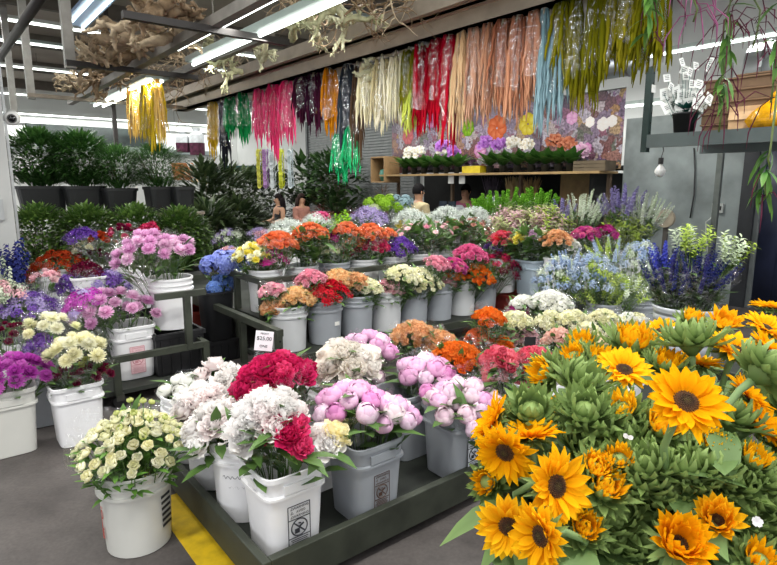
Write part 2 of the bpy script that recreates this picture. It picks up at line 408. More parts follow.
def warning_label(root, w, h, zc, y, ink, paper=None):
    """the printed child-safety warning panel on the side of a pail"""
    mk = solid(ink, .6, 0, .03)
    if paper:
        p = MB(); p.box((.0, y + .0006, zc), (w, .001, h)); p.build('label_panel', solid(paper, .5, 0, .03), root)
    f = MB(); t = w * .035
    for dx in (-1, 1): f.box((dx * w / 2, y - .0004, zc), (t, .0012, h))
    for dz in (-.5, .2, -.2, .5): f.box((0, y - .0004, zc + dz * h), (w, .0012, t))
    r = w * .36; cz = zc + 0.0 * h; c = []
    for i in range(33): c.append((r * math.cos(2 * PI * i / 32), y - .0006, cz + r * math.sin(2 * PI * i / 32)))
    f.tube(c, w * .03, 4)
    f.tube([(-r * .72, y - .0006, cz + r * .72), (r * .72, y - .0006, cz - r * .72)], w * .03, 4)
    # pictogram: a bucket and a small child leaning in
    f.box((-.1 * w, y - .0004, cz - .14 * w), (.22 * w, .001, .2 * w)); f.box((.1 * w, y - .0004, cz + .07 * w), (.24 * w, .001, .08 * w), tilt=Matrix.Rotation(-.5, 3, 'Y'))
    f.lathe([(.001, -.0005), (.06 * w, 0), (.001, .0005)], 10, c=(.02 * w, y - .0006, cz + .17 * w))
    for k in range(3): f.tube([(-.38 * w, y - .0004, zc + h * (.42 - .09 * k)), (-.32 * w, y - .0004, zc + h * (.47 - .09 * k)), (-.26 * w, y - .0004, zc + h * (.42 - .09 * k)), (-.38 * w, y - .0004, zc + h * (.42 - .09 * k))], w * .012, 4)
    for k in range(6): f.box((0, y - .0004, zc - h * (.25 + .04 * k)), (w * (.8 - .1 * (k % 2)), .001, h * .014))
    f.build('warning_print', mk, root)
    for k, s in enumerate(('WARNING', 'AVISO', 'WARNING')):
        text(s, w * .15, mk, root, (.08 * w, y - .0012, zc + h * (.44 - .09 * k)), (PI / 2, 0, 0))
# ================================================================ the hall
conc = None
def floor_mat():
    m, nt, out = base_mat('asphalt')
    b = nt.nodes.new('ShaderNodeBsdfPrincipled'); nt.links.new(b.outputs[0], out.inputs[0]); b.inputs['Specular IOR Level'].default_value = .3
    tc = nt.nodes.new('ShaderNodeTexCoord')
    n1 = nt.nodes.new('ShaderNodeTexNoise'); n1.inputs['Scale'].default_value = 2.2; n1.inputs['Detail'].default_value = 9; n1.inputs['Roughness'].default_value = .65
    n2 = nt.nodes.new('ShaderNodeTexNoise'); n2.inputs['Scale'].default_value = 60; n2.inputs['Detail'].default_value = 3
    nt.links.new(tc.outputs['Object'], n1.inputs['Vector']); nt.links.new(tc.outputs['Object'], n2.inputs['Vector'])
    r = nt.nodes.new('ShaderNodeValToRGB'); r.color_ramp.elements[0].color = lin('#3c3837'); r.color_ramp.elements[1].color = lin('#625c5a')
    r.color_ramp.elements[0].position = .3; r.color_ramp.elements[1].position = .72
    nt.links.new(n1.outputs['Fac'], r.inputs[0])
    mx = nt.nodes.new('ShaderNodeMixRGB'); mx.blend_type = 'OVERLAY'; mx.inputs[0].default_value = .3
    nt.links.new(r.outputs[0], mx.inputs[1]); nt.links.new(n2.outputs['Fac'], mx.inputs[2]); nt.links.new(mx.outputs[0], b.inputs['Base Color'])
    rr = nt.nodes.new('ShaderNodeMapRange'); rr.inputs[3].default_value = .35; rr.inputs[4].default_value = .8
    nt.links.new(n1.outputs['Fac'], rr.inputs[0]); nt.links.new(rr.outputs[0], b.inputs['Roughness'])
    bp = nt.nodes.new('ShaderNodeBump'); bp.inputs['Strength'].default_value = .25; bp.inputs['Distance'].default_value = .004
    nt.links.new(n2.outputs['Fac'], bp.inputs['Height']); nt.links.new(bp.outputs[0], b.inputs['Normal'])
    return m
def hbox(mb, a0, a1, b0, b1, z0, z1):
    mb.box(AB((a0 + a1) / 2, (b0 + b1) / 2, (z0 + z1) / 2), (abs(a1 - a0), abs(b1 - b0), abs(z1 - z0)), TH)
def hall(name, *boxes, mat, smooth=False):
    mb = MB()
    for b in boxes: hbox(mb, *b)
    return struct(name, mb, mat)
hall('floor', (-8, 12, -6, 23, -.1, 0), mat=floor_mat())
hall('ceiling', (-8, 12, -.6, 23, 4.45, 4.55), mat=solid('#a39b90', .9, 0, .1, 1.5))
WHITE = solid('#dcdedc', .8, 0, .05, 1.2)
hall('wall_back', (-8, 12, 21, 21.2, 0, 4.5), mat=WHITE)
hall('wall_right', (9.5, 9.7, 2.4, 21, 0, 4.5), mat=solid('#c9cbca', .8, 0, .06, 1.2))
mb = MB()
for b in (1.5, 4.6, 7.6, 10.6, 13.6, 16.6, 19.6): hbox(mb, -8, 12, b, b + .1, 4.2, 4.45)
struct('trim_ceiling', mb, solid('#5d564e', .8))
# dark band of glazing high on the back wall, with its ledge
hall('window_1', (2.6, 6.4, 20.9, 21, 2.75, 3.35), mat=solid('#39403f', .15, 0, .3, 3))
hall('trim_2', (1.3, 8.6, 20.75, 21, 2.55, 2.7), mat=solid('#9aa5a6', .6))
hall('trim_3', (1.0, 9.4, 20.9, 21, 3.36, 3.46), mat=solid('#b9bcba', .6))
# left pillar
hall('column_1', (.2, .55, 5.6, 6.1, 0, 4.45), mat=solid('#adaeac', .6, 0, .06, 2))
mb = MB(); hbox(mb, .56, .58, 5.66, 5.68, 0, 4.4); hbox(mb, .40, .48, 5.56, 5.6, 1.25, 1.42); struct('trim_4', mb, solid('#a7a9a9', .4, .5))
# yellow line painted on the floor
hall('trim_5', (.70, .86, 1.0, 2.72, 0, .003), mat=solid('#d9b413', .65, 0, .16, 14))
# roller shutter on the right wall
mb = MB()
for i in range(44): hbox(mb, 9.42, 9.5, 10.6, 15.6, .02 + i * .075, .02 + i * .075 + .058)
sh = thing('roller_shutter', 'grey ribbed roller shutter on the far wall behind the green tinsel', 'shutter', AB(9.46, 13, 0))
o = mb.build('curtain', solid('#8f9292', .5, .3), sh, -AB(9.46, 13, 0))
mb = MB(); hbox(mb, 9.38, 9.5, 10.5, 10.6, 0, 3.4); hbox(mb, 9.38, 9.5, 15.6, 15.7, 0, 3.4); mb.build('guide_rails', solid('#5f6364', .5, .5), sh, -AB(9.46, 13, 0))

# ---------------------------------------------------------------- light fittings
TUBE = glow('#f4fff8', 6)
def fitting(label, a0, a1, b0, b1, z, along, group, power=0, tubes=1, refl='#8c9692', gap=.09, emit=None):
    c = AB((a0 + a1) / 2, (b0 + b1) / 2, z); root = thing('tube_light', label, 'light', c, group, TH)
    Ln = (b1 - b0) if along == 'd' else (a1 - a0)
    def bx(mb, w0, w1, l0, l1, z0, z1):
        if along == 'd': mb.box(((w0 + w1) / 2, (l0 + l1) / 2, (z0 + z1) / 2), (w1 - w0, l1 - l0, z1 - z0))
        else: mb.box(((l0 + l1) / 2, (w0 + w1) / 2, (z0 + z1) / 2), (l1 - l0, w1 - w0, z1 - z0))
    W = .07 + gap * (tubes - 1)
    h = MB(); bx(h, -W, W, -Ln / 2, Ln / 2, .02, .07); h.build('housing', solid(refl, .4, 0, .04), root)
    for s in (-.35, .35):
        hr = MB()
        q = (0, s * Ln, 0) if along == 'd' else (s * Ln, 0, 0); hr.tube([(q[0], q[1], .05), (q[0], q[1], 4.46 - z)], .006, 5)
        hr.build('hanger_rod', solid('#77736c', .5, .4), root)
    for k in range(tubes):
        w = (k - (tubes - 1) / 2) * gap * 2
        t = MB(); e = Ln / 2 - .03
        pts = [(w, -e, 0), (w, e, 0)] if along == 'd' else [(-e, w, 0), (e, w, 0)]
        t.tube(pts, .017, 8); t.build('lit_tube', TUBE, root, smooth=True)
    if power:
        l = bpy.data.lights.new('tube_glow', 'AREA'); l.shape = 'RECTANGLE'; l.energy = power; l.color = (1, 1, .95)
        l.size = .12 if along == 'd' else Ln; l.size_y = Ln if along == 'd' else .12
        o = bpy.data.objects.new('tube_glow', l); COL.objects.link(o); o.location = c + Vector((0, 0, -.03)); o.rotation_euler = (0, 0, TH)
    return root
fitting('paired fluorescent tubes over the rack, crossing above the pale dried roots', 2.16, 2.3, 2.0, 5.9, 2.72, 'd', None, 45, 1)
fitting('fluorescent tube left of the paired tubes, partly behind the dark cross pipe', 1.92, 2.04, 2.6, 5.6, 2.78, 'd', None, 30, 1)
fitting('fluorescent fitting at the far end of the rack, left of the yellow tassels', 2.16, 2.3, 7.0, 9.9, 2.72, 'd', None, 30, 2, gap=.06)
fitting('twin-tube ceiling light with a bluish reflector in the top left corner', 1.9, 2.3, 7.4, 10.4, 3.95, 'd', None, 40, 2, '#8ea6c8', .1)
for (b, a0, a1, z, lb) in ((11.2, -4, 7.2, 4.1, 'long row of tubes near the ceiling, the nearest of the four crosswise rows'),
                           (15.5, -4, 3.4, 4.1, 'second crosswise row of tubes from the front, behind the driftwood'),
                           (18.2, -4, 9, 3.85, 'third crosswise row of tubes, just above the tops of the yellow tassels'),
                           (20.6, -4, 9, 3.6, 'farthest row of tubes, along the top of the white end wall')):
    fitting(lb, a0, a1, b, b + .1, z, 'n', None, 70 if b < 16 else 190, 1, '#c6c8c4')
fitting('long bright tube running under the roof above the silver duct', 8.3, 8.4, .4, 8.5, 3.35, 'd', None, 60, 1)
fitting('short tube seen below the silver duct, behind the flower picture banner', 8.8, 8.9, 3.5, 7.5, 2.75, 'd', None, 35, 1)

# silver air ducts
def ducts(label, a, b0, b1, z, r):
    c = AB(a, (b0 + b1) / 2, z); t = thing('air_duct', label, 'duct', c, None, TH); h = (b1 - b0) / 2
    m = MB(); m.tube([(0, -h, 0), (0, h, 0)], r, 20); smooth_by(m.build('pipe', solid('#b4b8ba', .3, .85, .1, 4), t))
    m = MB()
    for i in range(5): y = -h + .02 + i * h * .45; m.tube([(0, y, 0), (0, y + .03, 0)], r * 1.05, 20)
    m.build('seam_bands', solid('#8d9193', .3, .9), t)
ducts('slim silver duct above the flower picture banner', 7.5, 4.1, 12, 3.13, .17)
ducts('fat silver duct at the right edge behind the brown boxes', 8.5, .6, 3.0, 2.95, .36)

# ---------------------------------------------------------------- overhead racks with dried wood
RACKM = solid('#94887a', .6, .1, .12, 5); DARKM = solid('#332f2e', .5, .3)
def beam(name, label, cat, boxes, mat, extra=None):
    a0, a1, b0, b1, z0, z1 = boxes[0]; o = AB((a0 + a1) / 2, (b0 + b1) / 2, z0)
    t = MB()
    for b in boxes: hbox(t, *b)
    t.v = [tuple(Vector(p) - o) for p in t.v]
    x = link(name, t.mesh([mat], False), None, o); return tag(x, label, cat)
beam('rack_rail', 'front rail of the overhead rack, the one the red tassels hang under', 'rail',
     [(3.26, 3.40, .9, 9.6, 2.70, 2.82), (3.26, 3.48, .9, 9.6, 2.70, 2.715), (3.26, 3.48, .9, 9.6, 2.805, 2.82)], RACKM)
beam('rack_rail', 'second rail beside the front one, under the heap of twigs', 'rail',
     [(3.02, 3.08, .9, 9.6, 2.76, 2.90), (2.96, 3.14, .9, 9.6, 2.76, 2.772)], RACKM)
beam('rack_rail', 'left rail of the overhead rack beneath the driftwood pile', 'rail', [(1.82, 1.9, 2.0, 10, 2.72, 2.80)], solid('#837f79', .5, .4))
beam('rack_rail', 'rail next to the far fluorescent fitting, left of the yellow tassels', 'rail', [(2.36, 2.42, 4.5, 10, 2.74, 2.82)], solid('#6a655f', .5, .4))
for b, lb in ((4.4, 'dark cross pipe ending above the paired tubes'), (6.45, 'black cross bar below the driftwood at the second hanger'),
              (9.1, 'thin cross bar farthest along the left rail')):
    beam('cross_bar', lb, 'bar', [(1.2, 3.3 if b > 9 else 2.5, b, b + .06, 2.68, 2.73)], DARKM if b < 9 else RACKM)
for b, lb in ((6.48, 'nearest grey steel hanger post in the top left corner'), (9.12, 'middle grey steel hanger post at the top left'), (11.0, 'farthest grey steel hanger post beside the pillar')):
    beam('hanger_post', lb, 'post', [(1.2, 1.29, b, b + .09, 2.66, 4.45)], solid('#a19e98', .5, .3))
o = MB(); o.tube([AB(.72, 3.4, 2.72) - AB(.7, 5, 2.7), AB(.70, 7, 2.75) - AB(.7, 5, 2.7)], .034, 10)
tag(o.build('pipe', DARKM, None, AB(.7, 5, 2.7), True), 'black pipe slanting across the top left corner', 'pipe')
beam('hanger_post', 'slim dark perforated post hanging left of the yellow tassels', 'post', [(2.42, 2.48, 9.9, 9.96, 2.0, 4.45)], DARKM)

def branchy(seed, L, thick, n, knob=0):
    r = random.Random(seed); m = MB()
    def walk(p, d, l, w, depth):
        pts = [p]; rad = [w]; k = 6
        for i in range(k):
            d = (d + Vector((r.uniform(-1, 1), r.uniform(-1, 1), r.uniform(-1, 1))) * .55).normalized()
            p = p + d * (l / k); pts.append(p); rad.append(w * (1 - .75 * (i + 1) / k) * (1 + knob * r.uniform(-.3, .5)))
            if depth and i in (1, 3, 4): walk(p, (d + sph(r) * .9).normalized(), l * (.55 if w < .03 else .4), w * .6, depth - 1)
        m.tube(pts, rad, 5)
    for i in range(n):
        walk(Vector((r.uniform(-.2, .2) * L, r.uniform(-.1, .1), r.uniform(0, .04))), Vector((r.choice((-1, 1)), r.uniform(-.5, .5), r.uniform(-.1, .35))).normalized(), L * r.uniform(.4, .7), thick, 2)
    return m
WOOD = [solid('#a08b70', .8, 0, .22, 22), solid('#8c7458', .8, 0, .25, 22), solid('#b9a68a', .8, 0, .2, 22)]
PALE = [solid('#c9c6a4', .75, 0, .18, 25), solid('#b7b58f', .75, 0, .2, 25)]
def wood(label, a, b, z, L, thick, n, mat, rot, knob=.6, group=None, seed=0):
    x = branchy(seed, L, thick, n, knob).build('dried_branch', mat, None, AB(a, b, z), True); x.rotation_euler = rot
    return tag(x, label, 'dried branch', group)
k = 0
for (a, b, L, th, n, lb) in ((1.5, 4.7, .8, 0.053, 8, 'thick driftwood roots at the top, tucked behind the dark cross pipe'),
                             (1.62, 5.2, .9, 0.057, 9, 'big tangle of driftwood over the paired tubes'),
                             (1.5, 5.8, .85, 0.057, 9, 'brown driftwood heap between the cross bars'),
                             (1.68, 6.3, .7, 0.057, 8, 'drooping root-like driftwood just above the black cross bar'),
                             (1.6, 6.9, .8, 0.046, 8, 'knobbly pale driftwood left of the drooping roots'),
                             (1.7, 7.5, .8, 0.042, 8, 'knobbly driftwood farther down the left rail'),
                             (1.75, 8.1, .8, 0.038, 8, 'small knobbly driftwood near the far end of the left rail'),
                             (1.75, 8.8, .7, 0.034, 7, 'last little heap of driftwood by the thin cross bar')):
    k += 1; wood(lb, a + .1, b, 2.83, L * .72, th, n, WOOD[k % 3], (RND.uniform(-.2, .2), RND.uniform(-.2, .2), TH + RND.uniform(-.5, .8)), seed=k)
for (a, b, L, th, n, lb) in ((2.7, 8.6, 1.0, .010, 11, 'fan of thin brown twigs near the far end of the front rail'),
                             (2.75, 7.8, 1.1, .010, 12, 'wide heap of thin twigs above the green and black tassels'),
                             (2.8, 7.0, 1.0, .012, 11, 'brown twig heap right above the pink tassels'),
                             (2.8, 4.6, 1.0, .011, 10, 'thin vine twigs behind the front rail over the cream tassels'),
                             (2.85, 3.9, 1.0, .010, 10, 'tan vine twigs behind the rail over the red tassels'),
                             (2.8, 3.2, .9, .012, 9, 'dark bent twigs on the rack at the top centre')):
    k += 1; wood(lb, a, b, 2.93, L, th, n, WOOD[k % 3], (RND.uniform(-.2, .2), RND.uniform(-.15, .15), TH + RND.uniform(.5, 1.3)), .2, seed=k)
for (px, py, a, L, lb) in ((232, 62, 2.55, .5, 'pale greenish root hanging lowest beside the end of the paired tubes'), (255, 52, 2.6, .5, 'pale forked root under the middle of the bright tube'),
                           (292, 38, 2.65, .6, 'long pale dangling root right of the bright tube'), (315, 34, 2.7, .5, 'curled pale root between the tube and the front rail'),
                           (330, 18, 2.55, .55, 'pale wrinkled root at the top beside the tube'), (345, 22, 2.7, .5, 'pale root with dark tips hanging at the top, rightmost of the roots'),
                           (205, 40, 2.5, .45, 'grey root hanging over the crossing of tube and pipe'), (365, 72, 3.3, .3, 'small curled root hanging below the front rail beside the cream tassels')):
    k += 1; wood(lb, 0, 0, 0, L, .034, 4, PALE[k % 2], (RND.uniform(.9, 1.5), RND.uniform(-.3, .3), RND.uniform(0, 2)), .7, seed=k).location = PA(px, py, a)

# ---------------------------------------------------------------- hanging dried amaranth tassels
TAS = []
def tassel_mesh(seed):
    r = random.Random(seed); m = MB()
    for s in range(8):
        x, y = r.uniform(-.028, .028), r.uniform(-.028, .028); L = r.uniform(.65, 1.0); pts = []; rad = []; n = 12
        sx, sy = r.uniform(-.04, .04), r.uniform(-.04, .04)
        for i in range(n + 1):
            u = i / n; pts.append((x * .3 + (x * 1.2 + sx) * u ** .7 + r.uniform(-.005, .005), y * .3 + (y * 1.2 + sy) * u ** .7 + r.uniform(-.005, .005), -L * u))
            rad.append((.006 + .007 * math.sin(PI * min(1, u * 1.05 + .05))) * r.uniform(.7, 1.35) if i < n else .002)
        m.tube(pts, rad, 5)
    return m.mesh([None])
TAS = [tassel_mesh(i) for i in range(5)]
FILMH = clear_film('film_hang', .22)
def hang(label, px, y0, y1, w, cols, a=3.35, film=True, nt=None, group=None, name='hanging_tassel_bundle'):
    p0 = PA(px, y0, a); t = (p0 - CAM).dot(Vector((0, cp, -sp))); sc1 = t / F
    zt = min(p0.z, 2.72) if a > 3 else p0.z
    p0 = Vector((p0.x, p0.y, zt)); L = (p0.z - PA(px, y1, a).z); R = w * sc1 * .5
    root = thing(name, label, 'dried flowers', p0, group)
    nt = nt or max(3, int(R / .016) + 2)
    for i in range(nt):
        an = i * 2.4; rr = R * math.sqrt((i + .3) / nt) * .72
        o = bpy.data.objects.new('tassel', RND.choice(TAS)); COL.objects.link(o); o.parent = root
        o.location = (rr * math.cos(an), rr * math.sin(an), RND.uniform(-.04, .0)); o.scale = (1, 1, L * RND.uniform(.85, 1.18)); o.rotation_euler = (0, 0, RND.uniform(0, 6))
        o.material_slots[0].link = 'OBJECT'; o.material_slots[0].material = RND.choice(cols)
    t = MB(); t.tube([(0, 0, .09), (0, 0, .0), (0, 0, -.06)], [.004, .012, R * .55], 6); t.build('tie', solid('#8a7c60', .8), root)
    if film:
        s = MB(); k2 = 12; vs = []; fs = []; n = 5
        for i in range(n + 1):
            u = i / n
            for j in range(k2):
                an = 2 * PI * j / k2; r = (R * .95 + .012) * (.55 + .5 * min(1, u * 2.5)) * RND.uniform(.85, 1.12)
                vs.append((r * math.cos(an), r * math.sin(an), .02 - L * .78 * u + (RND.uniform(-.03, .03) if i == n else 0)))
        for i in range(n):
            for j in range(k2):
                q = (j + 1) % k2; fs.append((i * k2 + j, i * k2 + q, (i + 1) * k2 + q, (i + 1) * k2 + j))
        s.add(vs, fs); s.build('cellophane_sleeve', FILMH, root, smooth=True)
    return root
def dy(*h): return [petal(x, y, .15, .1) for x, y in h]
YEL = dy(('#b99a18', '#d9bb22'), ('#c2a21e', '#e2c43a')); GOLD = dy(('#d8a23a', '#eec25c'), ('#e0b050', '#f2d080')); MUST = dy(('#a8861c', '#cba626'))
BLK = dy(('#17171c', '#24242c')); GRN = dy(('#0e6a34', '#1f9950'), ('#12602f', '#28a05a')); PNK = dy(('#d3265f', '#f0487f'), ('#e03c72', '#f4608f'))
PLUM = dy(('#2c1020', '#4c1f36'), ('#1f0f1a', '#3a1830')); ORG = dy(('#a8620c', '#dc8c16'), ('#c27a12', '#e89a22')); SLATE = dy(('#22262c', '#3c434c'))
TEAL = dy(('#15814f', '#2fc07a'), ('#1d9a5c', '#45cf8a')); CREAM = dy(('#cfc59c', '#e9e2c2'), ('#d8d0b4', '#efe9d4'), ('#b8a97c', '#dccfa6'))
OLV = dy(('#4e4e0c', '#7e7a18'), ('#5a580f', '#8c8420'), ('#444608', '#6c6a14')); RED = dy(('#780a18', '#b41226'), ('#880c1e', '#c4182e'), ('#6a0814', '#a01022'))
BEI = dy(('#c09a72', '#dcbc94')); ROSEB = dy(('#8f5f4a', '#c08e74'), ('#a87860', '#d0a48a'), ('#9a6a50', '#c89678')); COPP = dy(('#7a4632', '#b0765a'), ('#9a6248', '#cc9474'), ('#84503c', '#bc8468'))
BLU = dy(('#5c7c88', '#86a4b0'), ('#66868f', '#92b0ba')); LIME = dy(('#8e9a30', '#c4cc60')); DKB = dy(('#3a2c22', '#5c4838'))
for h in [('slim gold tassel bundle, leftmost of the hanging ones', 132, 86, 140, 10, GOLD, 2.2), ('broad yellow tassel bundle beside the slim gold one', 146, 82, 147, 13, YEL, 2.2),
          ('golden yellow tassel bundle, third from the left', 157, 76, 148, 10, YEL + GOLD, 2.25),
          ('mustard tassel bundle next to the black one', 212, 98, 152, 13, MUST), ('long black tassel bundle left of the green ones', 223, 97, 161, 13, BLK),
          ('left green tassel bundle in shiny wrap beside the black one', 230, 92, 135, 16, GRN), ('right green tassel bundle beside the pink ones', 243, 90, 140, 16, GRN),
          ('left hot pink tassel bundle', 259, 88, 142, 16, PNK), ('middle hot pink tassel bundle, the longest pink one', 273, 82, 152, 17, PNK), ('right hot pink tassel bundle beside the dark plum ones', 287, 78, 142, 17, PNK),
          ('left dark plum tassel bundle', 302, 73, 124, 14, PLUM), ('right dark plum tassel bundle beside the orange one', 315, 70, 132, 14, PLUM),
          ('orange tassel bundle between plum and slate', 331, 68, 136, 20, ORG), ('slate black tassel bundle beside the orange one', 348, 64, 150, 15, SLATE),
          ('thin brown tassel bundle behind the slate one', 357, 66, 158, 9, DKB),
          ('bright green tinsel-like bundle hanging low under the slate one', 341, 132, 178, 20, TEAL), ('teal bundle hanging low beside the bright green one', 353, 122, 170, 12, TEAL),
          ('first cream tassel bundle, beside the slate one', 368, 62, 122, 17, CREAM), ('second cream tassel bundle from the left', 382, 58, 128, 16, CREAM), ('third cream tassel bundle, next to the olive one', 396, 54, 120, 15, CREAM),
          ('short olive tassel bundle between cream and red', 409, 50, 112, 16, OLV), ('pale lime tassel ends hanging below the short olive bundle', 412, 88, 132, 14, LIME),
          ('left crimson tassel bundle', 422, 44, 130, 18, RED), ('middle crimson tassel bundle', 437, 38, 122, 17, RED), ('longest crimson tassel bundle, right of the reds', 451, 32, 150, 19, RED),
          ('beige tassel bundle right after the reds', 463, 26, 126, 13, BEI), ('first rosy tan tassel bundle', 476, 22, 120, 16, ROSEB), ('second rosy tan tassel bundle', 490, 14, 124, 17, ROSEB),
          ('coppery tassel bundle in crinkled wrap', 505, 9, 116, 18, COPP), ('broad coppery tassel bundle with a shiny sleeve', 520, 2, 112, 19, COPP), ('coppery brown tassel bundle beside the pale blue one', 536, -4, 104, 18, COPP + ROSEB),
          ('pale blue tassel bundle, left of the two', 546, -8, 118, 10, BLU), ('pale blue tassel bundle between the olive ones', 559, -12, 122, 9, BLU),
          ('first olive green tassel bundle, right of the pale blue', 564, -16, 74, 17, OLV), ('second olive green tassel bundle, a long one', 580, -24, 108, 19, OLV), ('third olive green tassel bundle', 598, -32, 100, 18, OLV),
          ('fourth olive green tassel bundle in wrap', 614, -38, 88, 17, OLV), ('fifth olive green tassel bundle', 632, -46, 62, 19, OLV), ('thin olive tassel bundle hanging before the silver duct', 650, -56, 88, 10, OLV), ('last olive tassel bundle on the right end of the rail', 667, -64, 68, 13, OLV)]:
    hang(*h)
# strings of little flowers hanging far back
for px, c, lb in ((259, dy(('#c9c83c', '#e4e07a'), ), 'yellow-green flower garland, leftmost of the five hanging far back'), (265, dy(('#a878b8', '#d0a8da'),), 'mauve flower garland beside the yellow-green one'),
                  (272, dy(('#c9d2d6', '#eef3f5'),), 'first white flower garland, left of the yellow one'), (281, dy(('#d4d83a', '#ecf06a'),), 'bright yellow flower garland between two white ones'),
                  (290, dy(('#bccbd2', '#e8f0f4'),), 'icy white flower garland, rightmost of the five')):
    p = PT(px, 150, 10.5); m = MB(); r = random.Random(px)
    for i in range(66):
        a = i * 2.1; k = .022 + .018 * r.random(); floret(m, (k * math.cos(a), k * math.sin(a), -.68 * i / 66), (math.cos(a), math.sin(a), r.uniform(-.8, .4)), .042, 5, r)
    t = thing('flower_garland', lb, 'garland', p, None)
    m.build('strung_blossoms', c[0], t); m = MB(); m.tube([(0, 0, 1.3), (0, 0, -.62)], .004, 4); m.build('string', solid('#cfcfc8', .7), t)
# ================================================================ trolleys
OLIVE = solid('#3c4036', .55, .2, .22, 8); OLIVED = solid('#2c302a', .7, 0, .25, 6)
def perforated(m, a, b, z0, z1, w=.045):
    hbox(m, a - w / 2, a + w / 2, b - w / 2, b + w / 2, z0, z1)
def wheel(root, o, a, b, name='caster', r=.07):
    c = AB(a, b, r) - o; m = MB(); m.tube([c - D * .02, c + D * .02], r, 18); w = m.build(name, solid('#151515', .6), root)
    m = MB(); m.box(c + Vector((0, 0, r * .75)), (.05, .06, r * 1.1), TH); m.build('fork', solid('#55554f', .5, .5), w)
def holes(root, o, pts, face):
    m = MB()
    for p in pts:
        q = p - o; m.tube([q, q + face * .003], .008, 8)
    m.build('bolt_holes', solid('#0c0c0a', .8), root)
# flat trolley with the peonies
def flatcart(label, a0, a1, b0, b1, zd, zt, mats=(OLIVED, OLIVE)):
    o = AB((a0 + a1) / 2, (b0 + b1) / 2, 0); t = thing('flower_trolley', label, 'trolley', o)
    m = MB(); hbox(m, a0 + .04, a1 - .04, b0 + .04, b1 - .04, zd - .03, zd); x = m.build('deck', mats[0], t, -o)
    for nm, bx in (('side_rail', (a0, a0 + .035, b0, b1)), ('side_rail', (a1 - .035, a1, b0, b1)), ('end_rail', (a0 + .035, a1 - .035, b0, b0 + .035)), ('end_rail', (a0 + .035, a1 - .035, b1 - .035, b1))):
        m = MB(); hbox(m, *bx, zd - .07, zt); r = m.build(nm, mats[1], t, -o); bv = r.modifiers.new('b', 'BEVEL'); bv.width = .004; bv.segments = 2
    for a in (a0 + .12, a1 - .12):
        for b in (b0 + .12, b1 - .12): wheel(t, o, a, b, r=.025 if zd < .15 else .06)
    return t
flatcart('low olive-painted trolley carrying the peony pails', .795, 2.85, 1.70, 3.02, .12, .20)
flatcart('low trolley behind the sunflowers carrying the cream roses', 2.86, 4.15, 1.25, 2.85, .12, .20)
flatcart('trolley under the mass of sunflowers', .78, 2.5, .0, 1.12, .22, .30)
flatcart('trolley at the right under the blue delphiniums', 4.18, 5.02, 1.3, 3.12, .20, .26)
flatcart('long trolley behind the centre row full of back-row flowers', 2.0, 5.5, 4.62, 6.7, .40, .46)
flatcart('trolley in front of the counter with green spires', 5.08, 6.75, 2.8, 5.0, .40, .46)
# centre two-tier trolley
a0, a1 = 1.83, 4.46; o = AB(3.1, 4.0, 0); t = thing('tiered_trolley', 'rusty two-tier steel trolley with the centre rows of pails', 'trolley', o)
m = MB(); hbox(m, a0, a1, 3.6, 4.02, .24, .27); m.build('lower_deck', OLIVED, t, -o)
m = MB(); hbox(m, 1.96, a1, 4.06, 4.52, .46, .49); m.build('upper_deck', OLIVED, t, -o)
for nm, bx in (('upper_rail', (1.96, a1, 4.02, 4.06, .76, .805)), ('upper_rail', (1.96, 2.0, 4.06, 4.62, .76, .805)), ('lower_rail', (1.80, 1.85, 3.46, 4.8, .485, .535)), ('lower_rail', (a0, a1, 3.56, 3.6, .22, .28))):
    m = MB(); hbox(m, *bx); m.build(nm, OLIVE, t, -o)
for a, b, z0, z1 in ((1.98, 4.04, .24, .79), (1.98, 4.5, .24, .79), (a1 - .02, 4.04, .24, .79), (1.825, 3.49, .26, .5), (1.825, 4.08, .14, .5), (1.825, 4.72, .16, .5)):
    m = MB(); perforated(m, a, b, z0, z1); m.build('post', OLIVE, t, -o)
holes(t, o, [AB(1.98, 4.017, z) for z in (.40, .45, .5, .55, .6, .65, .7)] + [AB(1.825, 3.467, z) for z in (.3, .35, .4, .45)], -D)
for a, b in ((1.83, 4.74), (a1 - .1, 3.7), (a1 - .1, 4.5), (1.95, 3.75)): wheel(t, o, a, b)
# left trolley
o = AB(1.22, 5.2, 0); t = thing('tiered_trolley', 'grey steel trolley at the left with the pink mums', 'trolley', o)
m = MB(); hbox(m, .66, 1.54, 4.1, 6.6, .09, .12); m.build('lower_deck', OLIVED, t, -o)
for nm, bx in (('end_rail', (.87, 1.54, 4.06, 4.10, .33, .375)), ('upper_rail', (1.18, 1.54, 4.06, 4.10, .73, .775)), ('side_rail', (1.50, 1.54, 4.10, 6.6, .33, .375))):
    m = MB(); hbox(m, *bx); m.build(nm, OLIVE, t, -o)
for a, b, z0, z1 in ((.89, 4.08, .1, .37), (1.52, 4.08, .12, .37), (1.40, 4.08, .34, .75), (1.52, 6.5, .12, .75)):
    m = MB(); perforated(m, a, b, z0, z1); m.build('post', OLIVE, t, -o)
for a, b in ((.9, 4.1), (1.55, 4.2), (.95, 6.4), (1.55, 6.4)): wheel(t, o, a, b, r=.045)
